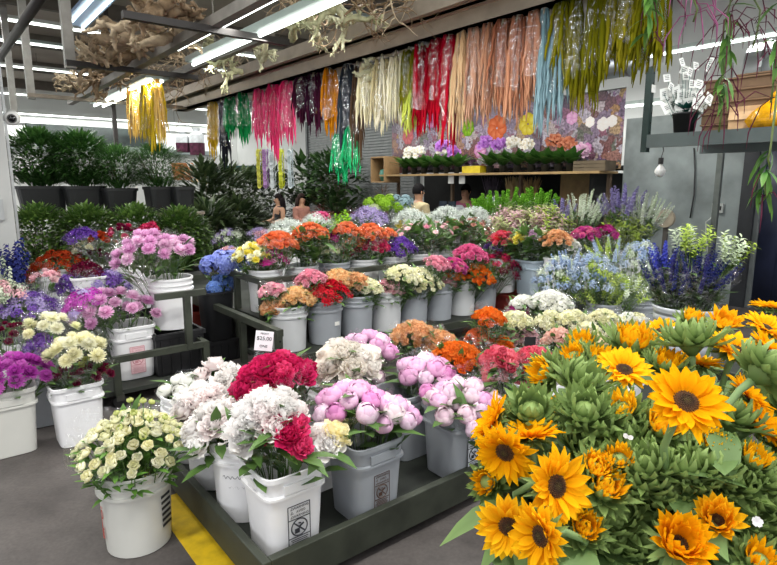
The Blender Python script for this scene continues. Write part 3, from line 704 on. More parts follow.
# black crates under the pink mums
def crate(label, a, b, z, sx=.4, sy=.36, h=.3, col='#17171a', group=None):
    c = AB(a, b, z); r = thing('plastic_crate', label, 'crate', c, group, TH); M = solid(col, .5, 0, .1)
    m = MB(); m.box((0, 0, .01), (sx, sy, .02))
    for sgn in (-1, 1):
        m.box((sgn * (sx / 2 - .008), 0, h / 2), (.016, sy, h)); m.box((0, sgn * (sy / 2 - .008), h / 2), (sx - .03, .016, h))
    m.build('crate_body', M, r)
    m = MB()
    for sgn in (-1, 1):
        m.box((sgn * sx / 2, 0, h - .02), (.024, sy + .03, .03)); m.box((0, sgn * sy / 2, h - .02), (sx, .024, .03))
        for k in range(5): m.box((sx * (-.4 + .2 * k), sgn * (sy / 2 + .003), h / 2 - .02), (.012, .012, h - .06))
    m.build('rim_and_ribs', M, r)
    return r
crate('black plastic crate on the trolley under the white pail of pink mums', 1.38, 4.42, .12, .36, .42, .32)
crate('black plastic crate behind the first, under the left trolley flowers', 1.3, 5.0, .12, .42, .6, .32)
crate('black plastic crate at the back of the left trolley', 1.25, 5.8, .12, .5, .8, .32)
crate('red plastic crate under the pale blue pail on the right', 4.74, 3.68, .0, .34, .72, .40, '#7c2a24')
crate('red crate between the two trolleys, behind the caster', 2.0, 6.0, .0, .7, .5, .22, '#8c3428')

# ================================================================ pails and bunches
BN = {}
def B(pid, cx, cy, r, kind, cols, label, z=None, **kw):
    q = PAILS[pid]; rr = ray(cx, cy)
    if z is None:
        h = Vector((rr.x, rr.y)); tt = Vector((q.x, q.y)).dot(h) / h.dot(h)
        C = CAM + rr * (tt - kw.pop('fwd', 0))
    else: C = P(cx, cy, z)
    dep = (C - CAM).dot(Vector((0, cp, -sp))); R = r * dep / F * (1.2 if pid[0] in 'eh' else 1.1 if pid[0] in 'cdgm' else 1.0)
    if pid[0] in 'eh': kw.setdefault('pack', 1.25)
    off = Vector((C.x - q.x, C.y - q.y)); b = q + Vector((off.x * .25, off.y * .25, .05)) if off.length < .3 else q + Vector((off.x, off.y, 0)).normalized() * .05 + Vector((0, 0, .05))
    if C.z - q.z < .3 or off.length > .35 or C.z - q.z > 1.15: print('BUNCH', pid, label[:40], 'z', round(C.z, 2), 'above', round(C.z - q.z, 2), 'off', round(off.length, 2))
    nm = {'peony_bud': 'peony', 'bud': 'bud', 'spike': 'delphinium', 'spike_thin': 'larkspur', 'cluster': 'statice', 'mist': 'filler_flower', 'bells': 'bells_of_ireland', 'fern': 'fern', 'leafspray': 'greenery', 'mum': 'chrysanthemum', 'pompon': 'spray_chrysanthemum'}.get(kind, kind)
    nm = kw.pop('nm', nm)
    bl = {'leafspray': 'leafy_twig', 'fern': 'frond', 'spike': 'flower_spike', 'spike_thin': 'flower_spike', 'bells': 'flower_spike', 'mist': 'flower_spray', 'cluster': 'flower_cluster', 'hydrangea': 'flower_head'}.get(kind, nm + '_bloom')
    BN[label] = (C, R)
    return bunch(nm + '_bunch', bl, label, b, C, R, kind, cols, **kw)
def pt(*prs, tr=.3): return [petal(a, b, tr) for a, b in prs]
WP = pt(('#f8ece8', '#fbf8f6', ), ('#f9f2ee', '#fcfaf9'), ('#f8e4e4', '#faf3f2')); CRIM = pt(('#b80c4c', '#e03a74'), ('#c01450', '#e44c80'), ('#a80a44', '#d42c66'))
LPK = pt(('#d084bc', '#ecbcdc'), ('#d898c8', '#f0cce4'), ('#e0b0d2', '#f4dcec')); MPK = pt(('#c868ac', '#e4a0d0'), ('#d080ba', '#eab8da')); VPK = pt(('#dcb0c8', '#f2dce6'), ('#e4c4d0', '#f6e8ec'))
PCH = pt(('#c88450', '#ecbc8e'), ('#d49464', '#f0c8a0'), ('#c07a48', '#e4ae7e')); APR = pt(('#d89a5c', '#f0c890'), ('#dca468', '#f2d0a0')); ORGF = pt(('#c84e10', '#ec7a2a'), ('#d05a1a', '#f08a3a')); ORGC = pt(('#c8542c', '#ea8050'), ('#d4643a', '#ee946a'))
CORAL = pt(('#c83c54', '#ea7484'), ('#d04a60', '#f08896'), ('#c03048', '#e4647a')); CORALL = pt(('#d8707a', '#f0a0a0'), ('#dc7c80', '#f4acac')); CRM = pt(('#e0dca8', '#f6f2d4'), ('#e4e2ba', '#f8f6e2'), ('#d8d8a4', '#f2f0cc')); WHT = pt(('#e8e8da', '#f8f7f2'), ('#ececdf', '#faf9f6'))
MAG = pt(('#8e1460', '#c03a8c'), ('#a01c6c', '#cc4c9c')); FUC = pt(('#a828a0', '#d060c8'), ('#b83cae', '#dc7cd2'), ('#982090', '#c450bc')); PUR = pt(('#54308c', '#9068c0'), ('#5e3a90', '#a07ccc')); DPUR = pt(('#442480', '#8254b8'), ('#523090', '#9066c4'))
REDF = pt(('#a00c1c', '#d8283a'), ('#b01424', '#e03c48')); BURG = pt(('#3c0a1c', '#681a34'), ('#480f22', '#7a2040')); CRIMF = pt(('#8c0c30', '#c0305c'), ('#9a1038', '#cc4870')); DPK = pt(('#b8306c', '#e06a9c'), ('#c4407a', '#e880ac'))
RSP = pt(('#c86484', '#eaa0b4'), ('#d07890', '#f0b0c0')); BPK = pt(('#d494a4', '#f0c4cc'), ('#dca0ac', '#f4d0d4')); MUMP = pt(('#cc78b4', '#f2cce6'), ('#d890c4', '#f6dcee'), ('#c870b0', '#eabce0')); LAV = pt(('#8c78b8', '#c4b4dc'), ('#9c88c4', '#d0c4e4'))
RUST = pt(('#8c2814', '#c4502c'), ('#7c2010', '#b44424')); SKY = pt(('#8098c0', '#b8c8e4'), ('#90a6c8', '#c8d6ea'), ('#98acc8', '#d4dcea')); BLUEH = pt(('#4c70c4', '#8cacE4'), ('#5878c8', '#98b4e8')); PERI = pt(('#6878cc', '#a4b0e8'), ('#7484d0', '#b0b8ea')); INDG = pt(('#1e2250', '#383f80'), ('#24285c', '#434a8c'), ('#2a2858', '#504c88'))
LIMEF = pt(('#6c9c20', '#a4cc48'), ('#78a828', '#b0d458')); BELL = pt(('#3a7a1c', '#78b438'), ('#428424', '#86bc44')); PGRN = pt(('#94a868', '#ccd8a4'), ('#9cb070', '#d4deb0')); YLW = pt(('#c8b020', '#ece060'), ('#d4bc2c', '#f0e474')); VIO = pt(('#685c9c', '#a098c4'), ('#7468a4', '#aea6cc')); WGR = pt(('#c4d0b4', '#ecf0e4'), ('#b8c8a4', '#e4ecd8')); PKGR = pt(('#c49ca4', '#e4ccc8'), ('#a4ac74', '#d0d4a8')); GRNLF = pt(('#48702c', '#7ca84c')); YGR = pt(('#8ca838', '#c8d874'), ('#98b048', '#d0dc84'))
FWHT = pt(('#ccd4cc', '#eef2ee'), ('#c4ccc4', '#e8ece8'))
# --- peony trolley
zc = .12
for pid, kd, a, b, lb, c in (('c1', 's', .98, 1.88, 'white square pail at the front corner with a black warning label', 'w'), ('c2', 's', 1.37, 1.86, 'grey-white square pail of pink peonies with a brown warning label', 'g'),
                             ('c3', 's', 1.93, 1.85, 'grey square pail nearest the sunflowers, holding pink peonies', 'g'), ('c4', 's', 1.88, 2.17, 'grey square pail half hidden between the two pails of pink peonies', 'g'),
                             ('c5', 'r', .97, 2.2, 'scuffed white round pail with handwriting, behind the front corner pail', 'w'), ('c6', 'r', .97, 2.53, 'white round pail behind the scuffed one along the trolley side', 'w'),
                             ('c7', 'r', .97, 2.86, 'white pail at the far left end of the peony trolley', 'w'), ('c8', 's', 1.29, 2.2, 'white square pail under the crimson peonies', 'w'), ('c9', 's', 1.58, 2.2, 'white square pail under the creamy white peonies', 'w'),
                             ('c10', 's', 1.66, 2.62, 'white square pail under the topmost pink peonies', 'w'), ('c11', 's', 2.31, 2.50, 'white square pail under the peach spray roses', 'w'), ('c12', 's', 2.69, 2.33, 'white square pail under the tall orange spray roses', 'w'),
                             ('c13', 's', 2.18, 2.09, 'white square pail under the orange spray roses', 'w'), ('c14', 's', 2.19, 1.77, 'white square pail under the light coral roses', 'w'), ('c15', 's', 2.50, 1.81, 'white square pail under the dark coral roses beside the sunflowers', 'w')):
    r = pail(pid, kd, AB(a, b, zc), lb, c)
    if pid == 'c1': warning_label(r, .095, .19, .125, -.1235, '#2b2c33')
    if pid == 'c2': warning_label(r, .08, .16, .14, -.1235, '#4a3328')
    if pid == 'c3': warning_label(r, .085, .17, .135, -.1235, '#1a1a1e', '#cfd2d8')
    if pid == 'c5':
        m = MB()                                    # scribbled marker lines
        for k in range(3):
            q = []
            for i in range(14):
                an = -2.75 + i * .055 + .12 * k; rr = .1385 - .004 * (k + 0)
                q.append((rr * math.cos(an), rr * math.sin(an), .215 - .045 * k + .008 * math.sin(i * 2.3 + k)))
            m.tube(q, .0014, 4)
        m.build('marker_scribble', solid('#33343c', .7), r)
B('c1', 268, 414, 34, 'peony', WP, 'white peonies in the front corner pail around the crimson ones', n=12, hs=.95, leafL=.16, squash=.9, sleeve=True)
B('c1', 244, 432, 15, 'peony', WP, 'white peony drooping over the left rim of the front corner pail', n=3, leafL=.14, sleeve=False, fwd=.03)
B('c1', 286, 434, 25, 'peony', CRIM, 'crimson peonies standing among white ones in the front corner pail', n=7, leafL=.15, sleeve=False, fwd=.1, hs=.85)
B('c1', 327, 438, 15, 'peony', WP, 'blush white peonies at the right rim of the front corner pail', n=3, leafL=.14, sleeve=False, accent=(petal('#e8d470', '#f4ecc4'), 1))
B('c2', 352, 402, 36, 'peony_bud', LPK + MPK, 'pink peony buds on the left of the pail with the brown label', n=15, leafL=.15)
B('c2', 392, 412, 26, 'peony_bud', VPK + LPK, 'pale blush peony buds on the right of the pail with the brown label', n=9, leafL=.15, sleeve=False)
B('c3', 466, 400, 40, 'peony_bud', LPK + VPK, 'lilac pink peony buds in the pail nearest the sunflowers', n=24, leafL=.15)
B('c4', 430, 372, 31, 'peony_bud', LPK + MPK, 'pink peony buds in the half-hidden grey pail', n=16, leafL=.15)
B('c5', 216, 426, 30, 'peony', WP, 'big white peonies in the scuffed round pail', n=10, leafL=.14, sleeve=False, hs=1.0)
B('c6', 205, 402, 30, 'peony', WP, 'white peonies leaning over the round pail behind the scuffed one', n=10, leafL=.14, sleeve=False, hs=1.0)
B('c7', 184, 388, 24, 'peony_bud', WHT, 'creamy white peony buds in crinkled cellophane at the left end', n=7, leafL=.13)
B('c7', 222, 376, 22, 'peony', WP, 'white peonies beside the cellophane bunch at the left end', n=5, leafL=.13, sleeve=False)
B('c8', 272, 376, 36, 'peony', CRIM, 'large bunch of crimson peonies behind the price card', n=18, leafL=.14, sleeve=True)
B('c8', 259, 398, 11, 'peony_bud', WHT, 'small white buds with green leaves before the crimson bunch', n=4, leafL=.12, sleeve=False, hs=.6)
B('c9', 345, 362, 32, 'peony', pt(('#f4e6d4', '#faf3ea'), ('#f6eadc', '#fbf6f0')), 'creamy white peonies behind the crimson bunch', n=15, leafL=.14)
B('c9', 332, 384, 14, 'peony', pt(('#e8dc90', '#f2efd8'),), 'yellow-centred white peonies below the creamy white bunch', n=3, leafL=.12, sleeve=False, hs=.75)
B('c10', 374, 345, 24, 'peony_bud', MPK + LPK, 'topmost pink peonies, just left of the peach roses', n=10, leafL=.13)
B('c10', 366, 366, 22, 'peony_bud', VPK + LPK, 'pale pink peonies below the topmost pink ones', n=8, leafL=.13, sleeve=False)
B('c11', 412, 331, 22, 'rose', PCH, 'peach spray roses, left of the two peach bunches', hs=.85)
B('c11', 439, 340, 22, 'rose', PCH, 'peach spray roses, right of the two peach bunches', hs=.85)
B('c13', 458, 354, 27, 'rose', ORGF, 'bright orange spray roses between peach and coral', hs=.8)
B('c12', 489, 315, 16, 'rose', ORGF, 'tall orange bunch, farthest of the orange ones', hs=.8, squash=1.2)
B('c12', 481, 335, 15, 'rose', ORGC, 'salmon orange bunch between the other orange ones', hs=.8)
B('c12', 501, 342, 13, 'rose', ORGF, 'small orange bunch beside the dark card', hs=.8, sleeve=False)
B('c14', 498, 372, 17, 'rose', CORALL, 'light coral roses at the front of the coral bunches', hs=1.1)
B('c14', 500, 356, 20, 'rose', CORAL, 'coral pink roses next to the orange bunch', hs=1.0)
B('c15', 533, 357, 21, 'rose', CORAL, 'coral pink roses below the dark card', hs=1.0)
B('c15', 527, 382, 20, 'rose', pt(('#b82840', '#e05c6c'), ('#c03448', '#e66c7c')), 'deep coral roses nearest the sunflowers', hs=1.05)
# --- cream roses trolley
for pid, a, b, lb in (('d1', 3.05, 1.64, 'white pail of cream roses closest to the sunflowers'), ('d2', 3.02, 1.93, 'white pail under the peachy roses in cellophane'), ('d3', 3.06, 2.34, 'white pail under the pale pink roses behind the dark card'),
                      ('d4', 3.55, 2.53, 'white pail under the white roses at the back of the cream trolley'), ('d5', 3.37, 2.23, 'white pail in the middle of the cream roses'), ('d6', 3.48, 1.88, 'white pail of cream roses beside the blue flowers')):
    pail(pid, 's', AB(a, b, .12), lb, 'w')
B('d4', 551, 300, 22, 'rose', WHT, 'large domed bunch of white roses at the back', squash=.8, hs=.85)
B('d4', 523, 301, 13, 'rose', WHT, 'small white roses left of the domed white bunch', hs=.8)
B('d4', 519, 309, 11, 'cluster', MAG, 'magenta flowers peeping out between orange and cream roses', hs=.8)
B('d3', 515, 319, 17, 'rose', CRM, 'cream roses just above the pale pink ones', hs=.85)
B('d3', 521, 334, 18, 'rose', BPK, 'pale pink roses behind the dark card', hs=.9)
B('d5', 551, 319, 17, 'rose', CRM, 'greenish cream roses in the middle of the cream group', hs=.85)
B('d5', 575, 317, 15, 'rose', CRM, 'cream roses with a brown paper edge in the middle', hs=.85)
B('d2', 558, 336, 15, 'rose', pt(('#e0a090', '#f2c8b8'), ('#e4ac9c', '#f4d0c4')), 'peach pink roses with bare green leaves below', hs=1.05, leafy=2)
B('d2', 588, 330, 16, 'rose', CRM, 'cream roses behind the small yellow sunflower tips', hs=.9)
B('d6', 603, 317, 16, 'rose', CRM, 'cream roses wrapped in brown paper left of the last cream bunch', hs=.85)
B('d6', 634, 321, 18, 'rose', WHT + CRM, 'last cream roses on the right, before the silver tub', hs=.9)
B('d1', 621, 334, 15, 'rose', CRM, 'cream roses above the peachy cream ones', hs=.9)
B('d1', 606, 346, 15, 'rose', pt(('#e4c89c', '#f2e2c4'), ('#e8d0ac', '#f4e8d4')), 'peachy cream roses behind the open sunflowers', hs=.95)
# --- front round pail
r = pail('f1', 'r', P(140, 540, 0), 'dingy white round pail alone on the floor at the front', 'o', 1.02, rot=0)
for i, ch in enumerate('50LB'):
    a = -2.42; tx = text(ch, .06, solid('#b8443c', .6), r, (.140 * math.cos(a), .140 * math.sin(a), .225 - .045 * i), (PI / 2, 0, a + PI / 2)); 
m = MB()
for i in range(6):
    a = -.2; m.box((.1415 * math.cos(a), .1415 * math.sin(a), .235 - .026 * i), (.002, .06, .012), a)
m.build('side_print', solid('#2a2a2e', .6), r)
B('f1', 132, 436, 56, 'rose', CRM, 'dome of creamy spray roses in the lone front pail', n=84, dome=.62, hs=.78, leafL=.07, leafy=2.6, lm=leafmat('#3c6424', '#6c9a40'))
B('f1', 138, 420, 34, 'bud', pt(('#9cac50', '#d4d890'),), 'little green buds above the creamy spray roses in the front pail', n=14, dome=1.0, sleeve=False, hs=1.0)
# --- left front
pail('f2', 's', P(80, 438, 0), 'white square pail on the floor with burgundy and cream mums', 'w', 1.05)
pail('f3', 's', P(12, 449, 0), 'dirty white square pail at the left edge with magenta mums', 'o', 1.1)
pail('f4', 's', P(50, 420, 0), 'greyish square pail half hidden behind the front two on the left', 'g', 1.0)
pail('f5', 's', P(10, 410, 0), 'white pail far left behind the magenta mums', 'w')
pail('f6', 's', P(28, 384, 0), 'white pail far left under the lavender flowers', 'w')
B('f2', 84, 369, 29, 'pompon', BURG, 'burgundy daisy mums at the front of the floor pail', n=26, hs=.85, leafy=2.2, accent=(petal('#a8b040', '#dce080'), 5), squash=.9)
B('f2', 78, 347, 30, 'mum', CRM, 'cream mums above the burgundy ones', n=16, hs=.85)
B('f3', 14, 370, 36, 'mum', FUC, 'magenta pink mums at the left edge', n=26, hs=.8)
B('f4', 48, 326, 27, 'mum', CRM, 'pale yellow mums behind the cream ones', n=10, hs=.8)
B('f4', 42, 345, 17, 'cluster', PUR, 'purple statice between the two cream mum bunches', n=14)
B('f5', 8, 332, 22, 'pompon', BURG, 'dark maroon mums at the left edge above the magenta', n=12, hs=.9)
B('f6', 30, 306, 31, 'cluster', LAV + PUR, 'lavender statice wrapped in cellophane at the far left', n=36)
B('f6', 4, 294, 22, 'mist', WGR + BPK, 'whitish green filler flowers touching the left edge', n=16, sleeve=False)
# --- left trolley
pail('g1', 's', AB(1.08, 4.40, .12), 'white square pail with pink print behind the trolley rail', 'w', 1.12)
r = PAILS['g1']
o = COL.objects['square_pail'] if False else [x for x in COL.objects if x.get('label', '').startswith('white square pail with pink print')][0]
warning_label(o, .1, .2, .15, -.139, '#c88a94', '#e6c4ca')
pail('g2', 'r', AB(1.40, 4.42, .44), 'white round pail of pink mums standing on a black crate', 'w', 1.12)
pail('g3', 's', GP(88, 4.6, .44), 'white pail behind the pink print pail on the left trolley', 'w')
pail('g4', 's', GP(86, 5.2, .44), 'white pail with mixed bunches behind the round pail of mums', 'w')
pail('g5', 's', GP(56, 5.0, .44), 'white pail of rust red flowers at the back left', 'w')
pail('g6', 's', GP(134, 5.0, .44), 'white pail at the back of the left trolley', 'w')
pail('g7', 't', GP(14, 4.3, .10), 'black bucket beside the pillar on the left', 'k')
q = PAILS['g7']; crate('black crate beside the pillar under the dark blue spikes', q.dot(N), q.dot(D), .0, .34, .34, .10)
B('g1', 108, 306, 34, 'mum', MUMP, 'pale pink and lilac mums in the square pail', n=18, hs=.95, leafy=1.6)
B('g1', 84, 302, 22, 'cluster', FUC + LAV, 'purple aster heads left of the pale pink mums', n=18)
B('g1', 142, 306, 17, 'mum', MUMP, 'pink mums drooping over the right side of the square pail', n=6, hs=.9, sleeve=False)
B('g2', 145, 248, 34, 'mum', MUMP, 'big bunch of pink mums in the round pail on the crate', n=22, hs=1.0, leafy=1.4, leafL=.14)
B('g2', 178, 246, 20, 'mum', MUMP, 'pink mums at the right of the round pail on the crate', n=8, hs=.95, leafL=.16, sleeve=False)
B('g3', 70, 284, 16, 'cluster', PUR, 'violet statice left of the maroon wrapped bunch', n=20)
B('g3', 108, 282, 24, 'cluster', PUR + LAV, 'purple statice just behind the pale pink mums', n=24)
B('g3', 86, 270, 14, 'cluster', BURG, 'dark maroon flowers below the wrapped bunch', n=14)
B('g4', 92, 255, 16, 'pompon', BURG, 'dark maroon mums wrapped in white plastic beside the pink mums', n=12)
B('g4', 82, 236, 15, 'cluster', DPUR, 'bright purple statice at the top of the left group', n=18)
B('g4', 84, 246, 12, 'carnation', CRM, 'pale cream carnations below the bright purple statice', n=8)
B('g4', 102, 238, 13, 'carnation', RUST, 'red-orange carnations beside the pale cream ones', n=9)
B('g6', 122, 231, 15, 'pompon', BURG + CRIMF, 'maroon mums behind the big pink bunch', n=12)
B('g6', 150, 228, 8, 'cluster', CRIMF, 'few red flowers peeping above the big pink bunch', n=10, sleeve=False)
B('g5', 38, 272, 14, 'cluster', RUST, 'rust red flowers nearest the pillar', n=18, leafy=2)
B('g5', 62, 262, 24, 'cluster', RUST, 'rust red flowers in front of the hedge', n=26, leafy=2)
B('g7', 48, 276, 14, 'carnation', BPK, 'few pale pink carnations among the rust red flowers', n=8)
B('g7', 12, 262, 12, 'spike', INDG, 'dark blue spikes beside the pillar', n=10, sleeve=False)
B('g7', 4, 280, 14, 'spike_thin', WGR, 'white stock spikes at the left edge by the pillar', n=10, sleeve=False)
# --- centre trolley, lower row
zl = .27
low = [('e1', 2.09, 'm', 'white pail at the left end of the lower centre row'), ('e2', 2.42, 'g', 'grey pail with a sticker and water line, second in the lower row'), ('e3', 2.74, 'g', 'grey pail third in the lower centre row'), ('e4', 3.06, 'm', 'pale pail fourth in the lower row, under the cream green bunch'),
       ('e5', 3.38, 'g', 'bluish grey pail fifth in the lower centre row'), ('e6', 3.70, 'g', 'slim grey pail sixth in the lower centre row'), ('e7', 4.02, 'm', 'white pail under the vivid orange bunch'), ('e8', 4.34, 'g', 'grey pail at the right end of the lower row, under crimson flowers')]
for pid, a, c, lb in low:
    r = pail(pid, 'r', AB(a, 3.82, zl), lb, c, 1.0, rot=TH)
    if pid == 'e2':
        m = MB(); m.box((.03, -.1385, .17), (.045, .004, .03), .1); m.build('sticker', solid('#e4e2dc', .6), r)
B('e1', 271, 289, 12, 'rose', RSP + BPK, 'rose pink bunch at the left end of the lower row', hs=.9)
B('e1', 276, 304, 15, 'rose', PCH, 'peach roses at the front of the leftmost lower pail', hs=1.1)
B('e1', 297, 295, 16, 'rose', APR, 'buff cream roses right of the peach ones in the leftmost pail', hs=1.1)
B('e2', 310, 277, 14, 'carnation', RSP, 'coral pink carnations behind the red ones', hs=.9)
B('e2', 327, 291, 21, 'cluster', REDF, 'red flowers in the grey stickered pail', n=26, pack=1.3)
B('e3', 336, 277, 15, 'rose', APR, 'apricot roses above the red flowers', hs=1.0)
B('e3', 355, 280, 14, 'rose', PCH, 'peach roses between apricot and cream green bunches', hs=1.0)
B('e3', 368, 285, 14, 'rose', CRM, 'cream green buds right of the peach roses', hs=.8)
B('e4', 389, 286, 15, 'rose', RSP + BPK, 'dusty pink bunch below the big cream green one', hs=.8, leafy=1.6)
B('e4', 404, 273, 16, 'rose', CRM, 'cream green roses on the left of the big cream bunch', hs=.85)
B('e5', 419, 278, 22, 'rose', CRM, 'big cream green bunch in the middle of the lower row', hs=.85)
B('e5', 438, 262, 12, 'carnation', RSP, 'rosy carnations above the cream green bunch', hs=.9)
B('e6', 446, 279, 11, 'rose', RSP, 'small pink bunch right of the cream green one', hs=.8)
B('e6', 455, 264, 12, 'carnation', MAG + DPK, 'magenta carnations above the small orange bunch', hs=.9)
B('e6', 455, 274, 9, 'rose', ORGF, 'small orange bunch left of the vivid orange one', hs=.8)
B('e7', 476, 272, 18, 'rose', ORGF, 'vivid orange bunch near the right end of the lower row', hs=.85)
B('e7', 471, 252, 15, 'carnation', DPK, 'deep rose carnations behind the vivid orange bunch', hs=.9)
B('e8', 500, 264, 20, 'cluster', CRIMF + BURG, 'crimson flowers with dark leaves at the right end', n=20, leafy=2.4)
# --- centre trolley, upper row
zu = .49
for pid, a, c, lb in (('h1', 2.14, 'w', 'white pail at the left end of the upper centre row'), ('h2', 2.49, 'w', 'pail of tall orange flowers, second in the upper row'), ('h3', 2.83, 'g', 'grey pail third in the upper row'),
                      ('h4', 3.17, 'w', 'pail fourth in the upper row, under orange and crimson bunches'), ('h5', 3.52, 'w', 'pail of purple flowers in the upper row'), ('h6', 3.87, 'w', 'pail under the pink gerberas, upper row'), ('h7', 4.24, 'w', 'pail under the dusky gerberas, last of the upper row')):
    pail(pid, 'r', AB(a, 4.29, zu), lb, 'm' if c == 'w' else c)  # white pails take the darkened white, dimmer light put into the colour
pail('h0', 't', AB(1.87, 4.72, .20), 'tall black bucket of blue hydrangeas at the trolley end', 'k', 1.0)
crate('black crate under the tall bucket of hydrangeas', 1.87, 4.80, .0, .34, .34, .2)
B('h0', 227, 264, 17, 'hydrangea', PERI, 'periwinkle blue hydrangeas in the black bucket', n=5, hs=1.05, leafL=.13, sleeve=False)
B('h0', 219, 285, 11, 'hydrangea', BLUEH, 'bright blue hydrangea drooping over the black bucket', n=4, hs=.95, leafL=.12, sleeve=False)
B('h1', 252, 252, 17, 'pompon', CRM + YLW, 'pale yellow green bunch next to the blue hydrangeas', hs=1.0)
B('h1', 271, 257, 15, 'cluster', MAG, 'magenta bunch right of the pale yellow one', n=16)
B('h1', 279, 240, 17, 'carnation', ORGC, 'orange carnations above the magenta bunch')
B('h2', 311, 231, 16, 'carnation', ORGC, 'tall orange carnations on bare stems', leafL=.18, leafy=1.6)
B('h3', 328, 248, 11, 'rose', CRM, 'small cream bunch below a magenta one', hs=.9)
B('h3', 330, 236, 10, 'cluster', MAG, 'small magenta bunch above the cream one', n=12)
B('h3', 347, 229, 13, 'carnation', ORGC, 'orange carnations at the top, left of the tall pair')
B('h4', 357, 241, 11, 'carnation', ORGC, 'orange carnations between two crimson bunches')
B('h4', 348, 250, 11, 'carnation', CRIMF, 'crimson and white bunch below the orange ones')
B('h4', 374, 243, 14, 'carnation', CRIMF, 'crimson bunch left of the purple flowers')
B('h4', 370, 231, 14, 'carnation', ORGC, 'orange carnations at the top above the crimson bunch')
B('h5', 399, 246, 16, 'cluster', DPUR, 'deep purple bunch between crimson flowers and gerberas', n=26)
B('h5', 386, 234, 10, 'carnation', ORGC, 'last small orange bunch beside the purple flowers')
B('h6', 409, 230, 12, 'gerbera', BPK, 'pink gerberas at the left of the gerbera row', n=8, leafL=.2, leafy=2)
B('h6', 424, 230, 14, 'gerbera', RSP + BPK, 'pink gerberas in the middle of the gerbera row', n=10, leafL=.2, leafy=2)
B('h6', 440, 229, 13, 'gerbera', BPK, 'light pink gerberas right of the middle ones', n=9, leafL=.2, leafy=2)
B('h7', 458, 227, 15, 'gerbera', pt(('#7c4a48', '#bc8478'), ('#8c5854', '#c89488')), 'dusky pink gerberas behind the small price tag', n=12, leafL=.2, leafy=2)
B('h7', 478, 226, 15, 'gerbera', pt(('#7c4a48', '#c08c7c'), ('#8c5854', '#c89488')), 'dusky gerberas at the right end of the gerbera row', n=12, leafL=.2, leafy=2)
# --- back trolley
for pid, a, b, lb, z in (('k1', 3.05, 5.51, 'white pail of misty white flowers behind the hydrangeas', .4), ('k2', 3.49, 5.67, 'white pail behind the tall orange carnations', .4), ('k3', 3.87, 5.36, 'white pail of pale lilac flowers behind the upper row', .4), ('k4', 4.23, 4.81, 'white pail of white filler behind the gerberas', .4),
                         ('k5', 4.88, 4.67, 'white pail of white filler near the counter', .4), ('k6', 4.67, 5.74, 'pale pail of green hydrangeas before the person in beige', .4), ('k7', 2.98, 6.59, 'white pail of grey green filler near the hedge', .4)):
    pail(pid, 'r', AB(a, b, z), lb, 'w', group=None)
B('k7', 226, 237, 14, 'mist', LAV + WGR, 'greyish lilac filler in front of the dark foliage')
B('k7', 262, 236, 15, 'mist', BPK + LAV, 'pinkish lilac filler left of the white mist')
B('k1', 226, 255, 12, 'cluster', BPK + LAV, 'pale pink and lilac flowers behind the blue hydrangeas', n=14)
B('k1', 288, 230, 22, 'mist', FWHT, 'white misty filler on the left of the long white band', pack=1.4)
B('k2', 318, 222, 18, 'mist', FWHT, 'white misty filler behind the tall orange carnations', pack=1.3)
B('k2', 296, 228, 8, 'cluster', YLW, 'yellow flowers beside the tall orange carnations', n=8)
B('k2', 322, 216, 10, 'carnation', DPK, 'hot pink bunch above the tall orange carnations')
B('k3', 342, 222, 11, 'leafspray', LIMEF, 'lime green foliage bunch above the orange carnations', n=16)
B('k3', 370, 217, 20, 'mist', LAV, 'pale lilac filler behind the orange and crimson bunches', pack=1.3)
B('k4', 412, 219, 20, 'mist', FWHT, 'white filler flowers left above the gerberas', pack=1.4)
B('k4', 404, 224, 8, 'cluster', YLW, 'small yellow bunch in the white filler', n=8)
B('k5', 445, 217, 20, 'mist', FWHT, 'white filler flowers in the middle above the gerberas', pack=1.4)
B('k5', 475, 216, 18, 'mist', FWHT, 'white filler flowers right above the gerberas', pack=1.4)
B('k6', 385, 207, 22, 'hydrangea', LIMEF + PGRN, 'green hydrangeas beside the person in beige', n=9, hs=1.1, leafL=.14)
B('k6', 402, 203, 13, 'hydrangea', pt(('#7c98a4', '#b0c8cc'),), 'grey blue hydrangea wrapped beside the person in beige', n=4, hs=1.0)
# --- right middle
for pid, kd, a, b, z, c, lb in (('m1', 's', 4.76, 3.54, .42, 'b', 'pale blue square pail on the red crate'), ('m2', 'r', 4.65, 3.83, .42, 'w', 'white pail left of the pale blue one on the red crate'), ('m3', 's', 4.86, 3.27, .46, 'w', 'white pail right of the pale blue one behind the delphiniums'),
                               ('m4', 'r', 5.31, 3.17, .46, 'w', 'white pail under the magenta bunch at the right'), ('m5', 'r', 5.45, 4.08, .46, 'w', 'white pail of pink-tipped greens in the middle'), ('m6', 'r', 5.72, 4.76, .46, 'w', 'white pail of bright green spires'),
                               ('m7', 'r', 5.85, 3.76, .46, 'w', 'white pail of violet and white larkspur'), ('m8', 'r', 6.07, 3.19, .46, 'w', 'white pail of purple larkspur'), ('m9', 'r', 6.01, 4.40, .46, 'w', 'white pail of green spires near the counter')):
    pail(pid, kd, AB(a, b, z), lb, c)
crate('grey crate under the white pail right of the red crate', 4.86, 3.15, .0, .32, .3, .42, '#4a4a4c')
B('m2', 503, 238, 15, 'carnation', REDF + CORAL, 'coral red bunch left of the yellow green one')
B('m2', 495, 246, 10, 'cluster', PUR, 'purple bunch below the coral red flowers', n=12)
B('m1', 520, 238, 12, 'pompon', PGRN + YLW, 'yellow green bunch above the pale blue pail', leafL=.2, leafy=2)
B('m1', 531, 236, 11, 'carnation', pt(('#a07098', '#cca8c4'),), 'mauve carnations right of the yellow green bunch', leafL=.2, leafy=2)
B('m1', 541, 236, 10, 'carnation', CRM, 'pale yellow carnations above the pale blue pail', leafL=.18)
B('m3', 556, 238, 17, 'carnation', PCH, 'peach carnations behind the light blue flowers')
